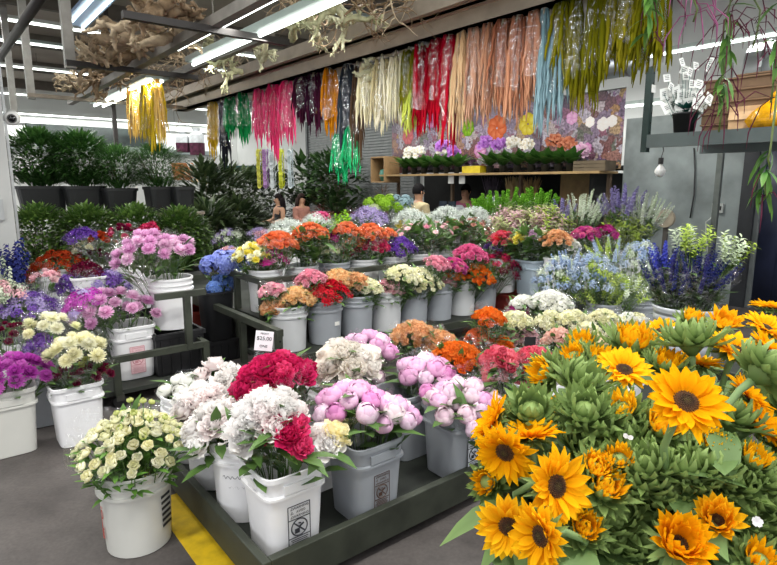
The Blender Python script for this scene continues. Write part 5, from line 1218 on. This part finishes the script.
m.build('cubby_box', solid('#a08058', .7), t); m = MB(); m.lathe([(.08, -.08), (.13, .04), (.1, .14), (.06, .16)], 14); m.build('teal_pot', solid('#4c8c7c', .4), t, smooth=True)
p = PT(383, 182, 11.5); shrub('twig_bundle', 'bundle of brown twigs below the wooden cubby', (p.x, p.y, .3), .2, .2, 1.2, 260, .18, .012, leafmat('#4a3018', '#8a6030'), 'dried branch', seed=3)
# banner of printed flowers behind the orchids
def banner_mat():
    m, nt, out = base_mat('flower_print'); b = nt.nodes.new('ShaderNodeBsdfPrincipled'); nt.links.new(b.outputs[0], out.inputs[0]); b.inputs['Roughness'].default_value = .25
    tc = nt.nodes.new('ShaderNodeTexCoord'); nz = nt.nodes.new('ShaderNodeTexNoise'); nz.inputs['Scale'].default_value = 7; nz.inputs['Detail'].default_value = 6; nt.links.new(tc.outputs['Object'], nz.inputs['Vector'])
    mv = nt.nodes.new('ShaderNodeMixRGB'); mv.blend_type = 'ADD'; mv.inputs[0].default_value = .35; nt.links.new(tc.outputs['Object'], mv.inputs[1]); nt.links.new(nz.outputs['Color'], mv.inputs[2])
    v = nt.nodes.new('ShaderNodeTexVoronoi'); v.inputs['Scale'].default_value = 6; nt.links.new(mv.outputs[0], v.inputs['Vector'])
    rp = nt.nodes.new('ShaderNodeValToRGB'); e = rp.color_ramp.elements; cols = ['#5c4a64', '#a894ac', '#8c5c50', '#54405c', '#b4aeb4', '#94749a', '#6c7064', '#8c5474', '#b08c4c', '#b8aebc']
    e[0].color = lin(cols[0]); e[1].position = .1; e[1].color = lin(cols[1])
    for i in range(2, 10): x = e.new(i / 10); x.color = lin(cols[i])
    sp_ = nt.nodes.new('ShaderNodeSeparateColor'); nt.links.new(v.outputs['Color'], sp_.inputs[0]); nt.links.new(sp_.outputs[0], rp.inputs[0])
    mx = nt.nodes.new('ShaderNodeMixRGB'); mx.blend_type = 'MULTIPLY'; mx.inputs[0].default_value = .6; nt.links.new(rp.outputs[0], mx.inputs[1])
    n = nt.nodes.new('ShaderNodeTexNoise'); n.inputs['Scale'].default_value = 30; nt.links.new(tc.outputs['Object'], n.inputs['Vector']); r2_ = nt.nodes.new('ShaderNodeMapRange'); r2_.inputs[1].default_value = .35; r2_.inputs[2].default_value = .65; nt.links.new(n.outputs['Fac'], r2_.inputs[0]); nt.links.new(r2_.outputs[0], mx.inputs[2])
    nt.links.new(mx.outputs[0], b.inputs['Base Color']); return m
BANNER = banner_mat()
ba = 7.85
for x0, x1, y0, y1, lb, da in ((392, 452, 98, 172, 'printed flower banner at the left behind the white orchids', .04), (452, 540, 96, 172, 'printed flower banner in the middle behind the lilac orchids', .02), (538, 622, 88, 165, 'printed flower banner at the right end with pale roses', .0)):
    L, R_ = PA(x0, 150, ba - da), PA(x1, 150, ba - da); zt = PA(x1, y0, ba - da).z; zb = 1.75; c = (L + R_) / 2; c.z = (zt + zb) / 2
    t = thing('flower_banner', lb, 'banner', c, None, TH); m = MB(); m.box((0, 0, 0), (.006, (L - R_).length, zt - zb)); m.build('printed_sheet', BANNER, t)
    m = MB(); m.tube([(0, -(L - R_).length / 2, (zt - zb) / 2), (0, (L - R_).length / 2, (zt - zb) / 2)], .012, 8); m.build('hanging_rod', solid('#8a8c8c', .4, .6), t)
    for px, py, s, mm in {392: ((408, 136, .34, CORALL[0]), (432, 120, .3, MUMP[2]), (440, 148, .3, LAV[1])), 452: ((497, 128, .42, ORGC[1]), (528, 124, .36, YLW[1]), (468, 128, .3, LIMEF[0]), (480, 150, .28, MUMP[0])), 538: ()}[x0]:
        q = PA(px, py, ba - da - .004); f = MB()
        for i in range(7):
            a = i * PI * 2 / 7; f.lathe([(s * .24, 0), (.001, .0005)], 12, cap=False, c=(math.cos(a) * s * .28, math.sin(a) * s * .28, 0.0004 * i))
        o = f.build('printed_bloom', mm, t); o.rotation_euler = (0, -PI / 2, 0); o.location = Matrix.Rotation(-TH, 3, 'Z') @ (q - c)
    if x0 == 538:                                  # printed blooms: three white roses and a pink one
        for px, py, s, mm in ((590, 122, .16, WP[1]), (603, 124, .2, WP[1]), (612, 121, .17, WP[1]), (587, 148, .16, MPK[1]), (566, 146, .18, LPK[2]), (572, 118, .2, LPK[1])):
            q = PA(px, py, ba - da - .004); f = MB(); f.petal(0, 0, 0, .001, .001, 0, 0)
            f = MB()
            for i in range(6):
                a = i * PI / 3; f.lathe([(s * .26, 0), (.001, .0005)], 12, cap=False, c=(math.cos(a) * s * .26, math.sin(a) * s * .26, 0.0004 * i))
            o = f.build('printed_bloom', mm, t, q - c); o.rotation_euler = (0, -PI / 2, 0)
            o.location = Matrix.Rotation(-TH, 3, 'Z') @ (q - c)
# dark interior, counter, papers
hall('partition_1', (8.9, 9.0, 4.7, 9.7, 0, 1.7), mat=solid('#1c1d1d', .9))
hall('partition_2', (7.7, 8.9, 4.7, 4.76, 0, 1.7), mat=solid('#222222', .9))
hall('partition_3', (7.7, 9.4, 4.4, 8.9, 1.76, 1.80), mat=solid('#2a2926', .9))
p = AB(7.5, 6.9, 0); t = thing('sales_counter', 'dark sales counter under the orchid shelf', 'counter', p, None, TH); m = MB(); m.box((0, 0, .98), (.5, 3.8, .04)); m.build('worktop', solid('#1c1c1e', .4), t); m = MB(); m.box((.02, 0, .48), (.42, 3.7, .96)); m.build('base_panel', solid('#2c2a28', .7), t)
for px, py, lb in ((451, 178, 'sheet of paper taped under the shelf, left of two'), (462, 178, 'sheet of paper taped under the shelf, right of two')):
    q = PA(px, py, 7.44); m = MB(); m.box((0, 0, 0), (.004, .14, .2), TH); tag(m.build('paper_sheet', solid('#c8c8c6', .8), None, q), lb, 'paper')
for px, py, lb in ((447, 206, 'white printer on the counter left of the person in pink'), (456, 207, 'grey cash register on the counter beside the person in pink')):
    q = PA(px, 208, 7.5); q.z = 1.0; t = thing('till_printer' if px < 450 else 'cash_register', lb, 'machine', q, None, TH); m = MB(); m.lathe([(.13, 0), (.13, .1), (.09, .15), (.01, .15)], 20, 5); m.build('machine_body', solid('#b4b8bc', .4), t); m = MB(); m.box((-.1, 0, .16), (.02, .18, .12)); m.build('screen', solid('#2c3440', .2), t)
q = PA(494, 186, 8.0); t = thing('grey_bucket', 'pale bucket of dark dried stalks behind the green spires', 'bucket', (q.x, q.y, 1.0)); m = MB(); m.lathe([(.12, 0), (.15, .3), (.14, .3), (.11, .02)], 20); m.build('pail_body', solid('#b8c4cc', .4), t, smooth=True)
m = MB(); m.box((0, 0, .5), (.4, .4, .98), TH); tag(m.build('plinth', solid('#2a2826', .8), None, Vector((q.x, q.y, 0))), 'dark plinth behind the green spires', 'plinth')
for px, lb, cl in ((492, 'bunch of dark dried stalks in the pale bucket', ('#3c3440', '#6c6070')), (513, 'fan of dried wheat left of the other wheat fan', ('#a88c5c', '#dcc494')), (530, 'fan of dried wheat at the right', ('#a07c4c', '#d0b080'))):
    q = PA(px, 190, 8.0); t = thing('wheat_bundle', lb, 'dried flowers', (q.x, q.y, 1.05)); m = MB(); r = random.Random(px)
    for i in range(60):
        a = r.uniform(0, 6.28); s = r.uniform(0, .2); e = Vector((math.cos(a) * s, math.sin(a) * s, .5 + r.uniform(0, .12))); m.tube([Vector((0, 0, 0)), e * .5, e * .8, e], [.003, .003, .009, .002], 4)
    m.build('stalks', leafmat(*cl, .8), t, smooth=True); m = MB(); m.tube([(0, 0, .22), (0, 0, .27)], .1, 12); m.build('twine', solid('#8a744c', .8), t)

# ================================================================ people
def person(label, loc, face, shirt, hair, pants='#23242a', skin='#c89a7c', long_hair=False, sleeveless=False, s=1.0, holding=None):
    """seated figure on a stool; face = heading in radians (0 looks along -y)"""
    t = thing('person', label, 'person', loc, None, face); t.scale = (s, s, s)
    def skinned(name, V, E, Rr, mat, parent, sub=2):
        me = bpy.data.meshes.new(name); me.from_pydata(V, E, []); o = link(name, me, parent)
        sk = o.modifiers.new('k', 'SKIN'); ss = o.modifiers.new('s', 'SUBSURF'); ss.levels = ss.render_levels = sub
        for i, r in enumerate(Rr): me.skin_vertices[0].data[i].radius = (r, r) if not isinstance(r, tuple) else r
        me.skin_vertices[0].data[0].use_root = True; me.materials.append(mat); sk.use_smooth_shade = True; return o
    def sv(me): pass
    V = [(0, 0, .58), (0, .01, .74), (0, 0, .93), (0, -.01, 1.03), (0, -.015, 1.10), (0, -.02, 1.18), (0, -.02, 1.27)]
    Rr = [(.16, .12), (.135, .105), (.16, .105), (.10, .075), (.05, .05), (.075, .09), (.068, .085)]; E = [(i, i + 1) for i in range(6)]
    def limb(root, pts, rr):
        prev = root
        for p, r in zip(pts, rr): V.append(p); Rr.append(r); E.append((prev, len(V) - 1)); prev = len(V) - 1
    for sx in (-1, 1):
        limb(3, [(sx * .17, 0, 1.0), (sx * .21, -.03, .78), (sx * .16, -.24, .72), (sx * .13, -.32, .74)], [.058, .048, .038, .03])
        limb(0, [(sx * .1, -.05, .56), (sx * .12, -.42, .54), (sx * .12, -.40, .12), (sx * .12, -.5, .05)], [.095, .07, .05, .04])
    def mk(name, keep, grow, mat):
        idx = {k: i for i, k in enumerate(keep)}; vv = [V[k] for k in keep]; ee = [(idx[a], idx[b]) for a, b in E if a in idx and b in idx]
        return vv, ee, [tuple(x + grow for x in (Rr[k] if isinstance(Rr[k], tuple) else (Rr[k], Rr[k]))) for k in keep]
    me = bpy.data.meshes.new('body'); me.from_pydata(V, E, []); body = link('body', me, t)
    def addskin(o, Rs, mat):
        o.data.materials.append(mat); k = o.modifiers.new('k', 'SKIN'); k.use_smooth_shade = True
        for i, r in enumerate(Rs): o.data.skin_vertices[0].data[i].radius = r if isinstance(r, tuple) else (r, r)
        o.data.skin_vertices[0].data[0].use_root = True
        q = o.modifiers.new('s', 'SUBSURF'); q.levels = q.render_levels = 2
    with_skin = lambda o: o.data.skin_vertices if len(o.data.skin_vertices) else None
    bpy.context.view_layer.objects.active = body
    def ensure(o):
        bpy.context.view_layer.objects.active = o
        if not len(o.data.skin_vertices): bpy.ops.mesh.customdata_skin_add()
    ensure(body); addskin(body, Rr, solid(skin, .55, 0, .03))
    keep = [0, 1, 2, 3] + ([7, 8, 9, 15, 16, 17] if not sleeveless else [7, 15])
    vv, ee, rs = mk('shirt', keep, .022, None); vv.append((0, -.008, 1.085)); rs.append((.07, .068)); ee.append((3, len(vv) - 1)); me = bpy.data.meshes.new('shirt'); me.from_pydata(vv, ee, []); sh = link('shirt' , me, t); ensure(sh); addskin(sh, rs, solid(shirt, .85, 0, .1, 20))
    keep = [0, 11, 12, 13, 19, 20, 21]; vv, ee, rs = mk('trousers', keep, .014, None); me = bpy.data.meshes.new('trousers'); me.from_pydata(vv, ee, []); tr = link('trousers', me, t); ensure(tr); addskin(tr, rs, solid(pants, .85))
    h = MB(); HM = solid(hair, .75, 0, .1, 30, 0, .15)
    pr = []; k = 20
    vs = []; fs = []
    for i in range(9):
        th = PI * .62 * i / 8
        for j in range(k):
            a = 2 * PI * j / k; cut = 1.0 if math.sin(a) > -.35 else .62
            tt = th * cut; r = .098 * (1 if i else .02); vs.append((.92 * r * math.sin(tt) * math.cos(a), -.01 + 1.12 * r * math.sin(tt) * math.sin(a), 1.245 + .125 * math.cos(tt)))
    for i in range(8):
        for j in range(k): q = (j + 1) % k; fs.append((i * k + j, i * k + q, (i + 1) * k + q, (i + 1) * k + j))
    h.add(vs, fs)
    if long_hair:
        for j in range(9): a = PI * j / 8; h.tube([(.085 * math.cos(a), .1 * math.sin(a), 1.26), (.1 * math.cos(a), .11 * math.sin(a) + .01, 1.1), (.11 * math.cos(a), .11 * math.sin(a) + .03, .9)], [.03, .034, .015], 6)
    h.build('hair', HM, t, smooth=True)
    f = MB()
    for sx in (-1, 1): f.lathe([(.001, -.006), (.011, 0), (.001, .006)], 8, c=(sx * .03, -.108, 1.235))
    f.build('eyes', solid('#1a1412', .3), t)
    f = MB(); f.tube([(0, -.103, 1.24), (0, -.125, 1.205), (0, -.105, 1.195)], [.008, .014, .01], 8); 
    for sx in (-1, 1): f.tube([(sx * .076, -.01, 1.25), (sx * .085, 0, 1.225), (sx * .076, -.01, 1.195)], [.01, .014, .009], 6)
    f.build('nose_and_ears', solid(skin, .55, 0, .03), t, smooth=True)
    f = MB(); f.tube([(-.025, -.1, 1.165), (0, -.108, 1.163), (.025, -.1, 1.165)], [.004, .007, .004], 6); f.build('mouth', solid('#a05a50', .5), t, smooth=True)
    f = MB()
    for sx in (-1, 1):
        for q in range(5):
            L = (.035, .06, .068, .062, .05)[q]; x = sx * (.13 + (.018 * (q - 2)) * -1); f.tube([(x, -.335, .742), (x, -.335 - L * .6, .742), (x, -.335 - L, .728)], [.0095, .009, .007], 6)
    f.build('fingers', solid(skin, .55, 0, .03), t, smooth=True)
    st = thing('stool', 'plain stool under the ' + label.split(',')[0], 'stool', loc, None, face); m = MB(); m.tube([(0, 0, .42 * s), (0, 0, .46 * s)], .17, 18); m.build('seat', solid('#4a3c30', .7), st)
    for q in range(4):
        a = q * PI / 2 + .78; m = MB(); m.tube([(.11 * math.cos(a), .11 * math.sin(a), .42 * s), (.15 * math.cos(a), .15 * math.sin(a), 0)], .014, 6); m.build('leg', solid('#4a3c30', .7), st)
    return t
p = PA(418, 195, 6.9); person('person with short black hair in a beige top, turned to the counter', (p.x, p.y, 0), 2.2, '#c8b890', '#141214', s=1.13)
p = PA(466, 195, 8.3); person('person in a pink top behind the counter, looking down', (p.x, p.y, 0), -.7, '#c86a8c', '#141214', s=1.12)
p = PT(279, 200, 12.4); person('woman with long dark hair in a dark top, far behind on the left', (p.x, p.y, 0), -.9, '#2a2a30', '#1a1214', long_hair=True, sleeveless=True, s=.97)
p = PT(301, 200, 12.6); person('woman with brown hair in a dusty pink top, beside the dark-topped one', (p.x, p.y, 0), .9, '#c08878', '#2c1c18', long_hair=True, s=.97)

# ================================================================ right-hand storage shelf and doorway
GS = solid('#5c6666', .5, .4, .1, 4)
SA2 = 5.4; t = thing('storage_shelf', 'grey steel storage shelf at the upper right', 'shelf', AB(5.9, 1.6, 1.9))
o = AB(5.9, 1.6, 1.9); m = MB(); hbox(m, 5.38, 5.44, .2, 2.75, 1.88, 2.0); m.build('front_beam', GS, t, -o); m = MB(); hbox(m, 5.44, 6.6, .2, 2.75, 1.96, 1.99); m.build('deck', solid('#4a4a46', .7), t, -o); m = MB(); hbox(m, 6.55, 6.6, .2, 2.75, 1.86, 1.96); m.build('rear_beam', GS, t, -o)
for a, b, z0, h in ((5.42, 2.78, 1.84, 2.62), (7.3, 2.82, 0, 2.9), (6.57, .3, 0, 2.0)):
    m = MB(); hbox(m, a - .03, a + .03, b - .03, b + .03, z0, h); m.build('upright', solid('#2c3c3a' if a < 6 else '#6c726e', .5, .4), t, -o)
holes(t, o, [AB(5.42, 2.745, 2.02 + .09 * i) for i in range(9)], -D)
q = PA(654, 117, 5.42); m = MB(); m.box((0, 0, 0), (.07, .004, .07), TH); tag(m.build('paper_tag', solid('#d4d6d4', .7), None, AB(5.42, 2.74, 2.42)), 'white tag stuck on the green upright', 'tag')
# black bucket of price tags
p = PA(684, 131, 5.75); p.z = 1.99; t = thing('black_bucket', 'black bucket holding green spikes with white tags', 'bucket', p); m = MB(); m.lathe([(.085, 0), (.11, .2), (.118, .2), (.118, .22), (.105, .215), (.08, .02)], 22); m.build('pail_body', solid('#1c1f22', .5), t, smooth=True)
t = thing('tag_holder', 'sheaf of white price tags on green sticks', 'price tags', p + Vector((0, 0, .02))); dp = (p - CAM).dot(Vector((0, cp, -sp))); base = p + Vector((0, 0, .02)); r = random.Random(4); st = MB()
pos = [(667, 78), (671, 87), (681, 88), (682, 62), (684, 70), (690, 72), (696, 66), (686, 76), (710, 62), (708, 68), (692, 84), (699, 84), (664, 94), (668, 99), (675, 96), (681, 95), (688, 96), (694, 96), (700, 97), (706, 95), (709, 99), (672, 103), (680, 105), (690, 103), (697, 104), (704, 102), (667, 108), (695, 111), (676, 92), (686, 100)]
for i, (x, y) in enumerate(pos):
    q = PA(x, y, 5.75 + r.uniform(-.12, .12)); m = MB(); k_ = 1.45 if y > 90 else 1.05; m.box((0, 0, 0), (.062 * k_, .003, .072 * k_)); m.cur = 1
    for k in range(3): m.box((0, -.0022, .018 - .016 * k), (.04, .001, .006))
    o = m.build('price_tag', [solid('#e4e6e4', .7, 0, .03), solid('#55585c', .7)], t, q - base); o.rotation_euler = (r.uniform(-.3, .3), r.uniform(-.5, .5), r.uniform(-.2, .6)); st.tube([(0, 0, 0), (q - base) * .6 - Vector((0, 0, .01)), q - base], .0025, 4)
st.build('green_sticks', solid('#1f5a50', .5), t)
m = MB(); 
for i in range(16): a = i * 2.4; m.leaf((0, 0, .2), (math.cos(a), math.sin(a), 1.0), .16, .05, .2, 3)
m.build('green_spikes', leafmat('#143c38', '#2a6a60'), t)
# stacked brown cartons, cardboard box, yellow bag
i = 0
for (a, b, n_, lb) in ((5.95, 2.1, 5, 'left'), (6.42, 2.0, 6, 'right')):
    for k in range(n_):
        q = AB(a, b, 1.992 + k * .098); t = thing('brown_carton', 'flat brown carton, %s stack behind the price tags, %s' % (lb, ('lowest one', 'second from the bottom', 'third from the bottom', 'fourth from the bottom', 'fifth from the bottom', 'top one')[k]), 'box', q, 'stacked brown cartons', TH)
        m = MB(); m.box((0, 0, .046), (.42, .62 + .02 * (k % 2), .092)); m.build('carton_body', solid('#6e5640', .8, 0, .12), t); m = MB(); m.box((-.005, 0, .087), (.44, .65, .014)); m.build('lid', solid('#7a6048', .8, 0, .1), t)
p = PA(757, 113, 5.8); p.z = 1.992; t = thing('cardboard_box', 'light cardboard box right of the brown cartons', 'box', p, None, TH); m = MB(); m.box((0, 0, .11), (.3, .34, .22)); m.build('box_body', solid('#c8a47c', .8), t); m = MB(); m.box((-.152, .0, .16), (.004, .34, .11), tilt=Matrix.Rotation(.25, 3, 'Y')); m.build('flap', solid('#d0ae86', .8), t)
p = PA(773, 114, 5.62); p.z = 1.992; t = thing('yellow_bag', 'crumpled yellow plastic bag at the right border', 'bag', p); m = MB(); r = random.Random(2); m.lathe([(.03, 0), (.15, .01), (.19, .08), (.15, .16), (.07, .22), (.02, .25)], 22); m.v = [(x * (1 + r.uniform(-.12, .12)), y * (1 + r.uniform(-.12, .12)), max(0, z + r.uniform(-.012, .012))) for x, y, z in m.v]; m.build('bag_film', solid('#d89c10', .25, 0, .2, 20), t, smooth=True)
m = MB(); m.tube([(0, 0, .23), (.02, 0, .27), (-.01, .01, .3)], [.03, .02, .035], 8); m.build('knot', solid('#d89c10', .25, 0, .2, 20), t, smooth=True)
# hanging strands of pink-rooted vine, upper right
VL = leafmat('#2c5a24', '#6a9440'); 
def vine(label, px, y0, y1, dep, nl, npk, spread, pk=('#4c2234', '#7c4458')):
    p = PT(px, y0, dep); q = PT(px, y1, dep); L = p.z - q.z; t = thing('hanging_vine', label, 'plant', p); r = random.Random(px); a, b = MB(), MB(); pts = [Vector((r.uniform(-.02, .02), r.uniform(-.02, .02), -L * i / 7)) for i in range(8)]; pts[0] = Vector((0, 0, .5)); a.tube(pts, .005, 5, [.3] * 8)
    c = MB()
    for i in range(nl): c.leaf(pts[1].lerp(pts[-1], r.uniform(0, .8)), (r.uniform(-1, 1), r.uniform(-1, 1), r.uniform(-1, .2)), r.uniform(.09, .16), .028, .5, 4)
    for i in range(npk):
        s = pts[1].lerp(pts[-1], r.uniform(.1, 1)); d = Vector((r.uniform(-1, 1), r.uniform(-1, 1), r.uniform(-.8, .3))).normalized() * spread * r.uniform(.4, 1); b.tube([s, s + d * .5 + Vector((0, 0, .02)), s + d - Vector((0, 0, .05)), s + d * 1.05 - Vector((0, 0, .13))], [.0015, .0028, .0035, .001], 5)
    a.build('stem', leafmat('#4a5a2c', '#6c7c40'), t, smooth=True)
    if c.v: c.build('leaves', VL, t, smooth=True)
    if b.v: b.build('pink_tendrils', petal(*pk), t, smooth=True)
vine('vine with green leaves and maroon tendrils hanging before the brown cartons', 732, -20, 130, 3.0, 26, 30, .2)
vine('small leafy vine at the top right of the olive tassels', 650, -30, 45, 2.9, 16, 5, .2)
vine('pink tendrils hanging from the top edge near the right', 700, -60, 18, 2.7, 3, 16, .16, ('#8c3868', '#c080a8'))
vine('maroon tendrils crossing the long tube at the upper right', 762, -40, 45, 3.0, 0, 16, .25)
vine('leafy vine with pale heart-shaped leaves hanging at the right border', 772, 140, 205, 2.6, 14, 3, .1)
vine('green-stemmed vine with maroon tips at the right border, beside the yellow bag', 785, -20, 100, 2.7, 10, 14, .2)
# grey door wall and dark curtain
GW = solid('#8f9898', .45, .15, .18, 3)
hall('wall_stall', (7.9, 8.0, 2.75, 4.35, 0, 2.45), mat=GW)
hall('wall_stall_side', (7.9, 9.5, 2.55, 2.62, 0, 2.5), mat=solid('#787e7e', .6, .1))
hall('door_frame_1', (7.84, 7.96, 2.60, 2.76, 0, 2.5), mat=solid('#2a2c30', .5))
t = thing('plastic_curtain', 'dark blue strip curtain in the doorway at the right', 'curtain', AB(7.95, 1.6, 0), None, TH)
for k in range(9): m = MB(); m.tube([(0.02 * (k % 2), .85 - .23 * k, 2.45), (.01, .85 - .23 * k, 1.2), (.02 * ((k + 1) % 2), .85 - .23 * k, .02)], .13, 10); m.v = [(x * .12, y, z) for x, y, z in m.v]; m.build('curtain_strip', solid('#2a3048', .35, 0, .2, 3), t, smooth=True)
q = PA(718, 208, 7.88); t = thing('socket_box', 'grey electric socket box on the stall wall', 'socket', q, None, TH); m = MB(); m.box((0, 0, 0), (.05, .13, .12)); m.build('plate', solid('#b4b8b4', .5), t); m = MB(); m.box((-.028, .03, 0), (.008, .035, .05)); m.box((-.028, -.03, 0), (.008, .035, .05)); m.build('socket_holes', solid('#2c2c2c', .6), t)
for pts, lb in (([(694, 148), (695, 170), (694, 195), (690, 218)], 'thin cable running down the stall wall'), ([(716, 214), (706, 222), (706, 240), (710, 262)], 'white lead hanging from the socket box')):
    pp = [PA(x, y, 7.87) for x, y in pts]; m = MB(); m.tube([v - pp[0] for v in pp], .009, 6); tag(m.build('cable', solid('#2a2a2c' if pts[0][0] == 694 else '#c0c2c0', .5), None, pp[0], True), lb, 'cable')
q = PA(660, 172, 6.6); t = thing('bulb_lamp', 'white globe bulb by the stall entrance', 'lamp', q); m = MB(); m.lathe([(.01, .1), (.025, .07), (.055, .03), (.06, 0), (.045, -.04), (.01, -.06)], 18); m.build('globe', solid('#e4e4e2', .3), t, smooth=True); m = MB(); m.tube([(0, 0, .09), (0, 0, .16)], .028, 10); m.build('socket', solid('#1c1c1c', .5), t); m = MB(); m.tube([(0, 0, .16), (.03, .02, .24), (0, 0, .34)], .006, 6); m.build('cord', solid('#1c1c1c', .5), t)
q = P(700, 290, 0); q = PA(700, 290, 7.3); t = thing('black_bin', 'black bin on the floor before the stall wall', 'bin', (q.x, q.y, 0)); m = MB(); m.lathe([(.15, 0), (.19, .4), (.2, .4), (.2, .43), (.18, .42), (.14, .03)], 22); m.build('bin_body', solid('#141414', .5), t, smooth=True)
m = MB(); m.lathe([(.17, .16), (.17, .16)], 8); 
p = PA(665, 215, 7.0); t = thing('round_disc_stool', 'wooden disc end standing behind the cream stock', 'disc', (p.x, p.y, 1.12), None, TH); m = MB(); m.tube([(0, 0, 0), (.05, 0, 0)], .11, 20); m.build('disc', solid('#a89c88', .7), t); m = MB(); m.box((.05, 0, -.55), (.04, .05, 1.1)); m.build('post', solid('#55504a', .6), t)
q = PA(625, 180, 8.2); m = MB(); hbox(m, 8.2, 8.26, 4.80, 5.6, 0, 1.72); tag(m.build('panel_board', solid('#8a7048', .7), None, (0, 0, 0)), 'tan board panel beside the dark booth interior', 'panel')

# ================================================================ price cards
def card(label, px, py, dep, w, h, lines, paper, ink, stick, tilt=0, rz=.15):
    p = PT(px, py, dep); t = thing('price_card', label, 'sign', p, None, rz); m = MB(); m.box((0, 0, 0), (w, .002, h), tilt=Matrix.Rotation(tilt, 3, 'Y')); m.build('card', solid(paper, .6, 0, .03), t)
    for s, sz, dz in lines: text(s, sz, solid(ink, .6), t, (dz * math.sin(tilt), -.002, dz), (PI / 2, tilt, 0))
    if stick: m = MB(); m.tube([(0, .002, -h / 2), (.01, .01, -h / 2 - stick)], .0025, 6); m.build('stick', solid('#2c2c2e', .5), t)
    return t
card('white card reading $25.00 on a stick in the crimson peonies', 264, 341, 2.72, .085, .098, (('PEONY', .012, .036), ('$25.00', .026, .012), ('ONE', .018, -.026)), '#e4e6ea', '#26262c', .22, .14)
card('dark card on a stick in front of the pale pink roses', 530, 343, 3.36, .07, .075, (), '#0e0e10', '#0e0e10', .34, .05)
card('small white price tag clipped before the dusky gerberas', 457, 239, 5.95, .085, .085, (('20', .04, .015), ('00', .02, -.025)), '#dcdede', '#3a3a3e', .12, 0)
card('white tag dangling at the end of the coppery tassels', 541, 59, 4.35, .075, .06, (('12.00', .022, 0),), '#dcdede', '#3a3a3e', 0, -.2)
o = COL.objects[-1]
hg = [x for x in COL.objects if x.get('label', '').startswith('white tag dangling')][0]; m = MB(); m.tube([(0, 0, .03), (0, .01, .2)], .0015, 4); m.build('string', solid('#cccccc', .6), hg)

# ================================================================ camera, daylight, exposure
cam = bpy.data.cameras.new('camera'); co = bpy.data.objects.new('camera', cam); COL.objects.link(co); co.location = CAM; co.rotation_euler = (PI / 2 - PITCH, 0, 0)
cam.sensor_width = 36; cam.lens = F / 777 * 36; cam.clip_start = .05; sc.camera = co
w = bpy.data.worlds.new('world'); sc.world = w; w.use_nodes = True; w.node_tree.nodes['Background'].inputs[0].default_value = (.96, .98, 1, 1); w.node_tree.nodes['Background'].inputs[1].default_value = 1.5
# more ceiling tubes, added out of view for light over the aisles
for a, b, z, e in ((-1.6, 1.2, 4.1, 100), (1.2, .4, 4.1, 110), (4.2, .6, 4.1, 110), (4.6, 4.2, 4.1, 140), (-.8, 5.5, 4.1, 110), (6.2, 7.6, 4.1, 120), (1.8, 12.8, 4.1, 120), (6, 13, 4.1, 130)):
    q = fitting('x', a - 1.2, a + 1.2, b, b + .1, z, 'n', None, e, 1); q.name = 'added_ceiling_light'; q['kind'] = 'structure'; del q['label']; del q['category']
v = sc.view_settings; v.view_transform = 'Standard'; v.look = 'None'; v.gamma = 1; v.use_curve_mapping = False; v.exposure = .12
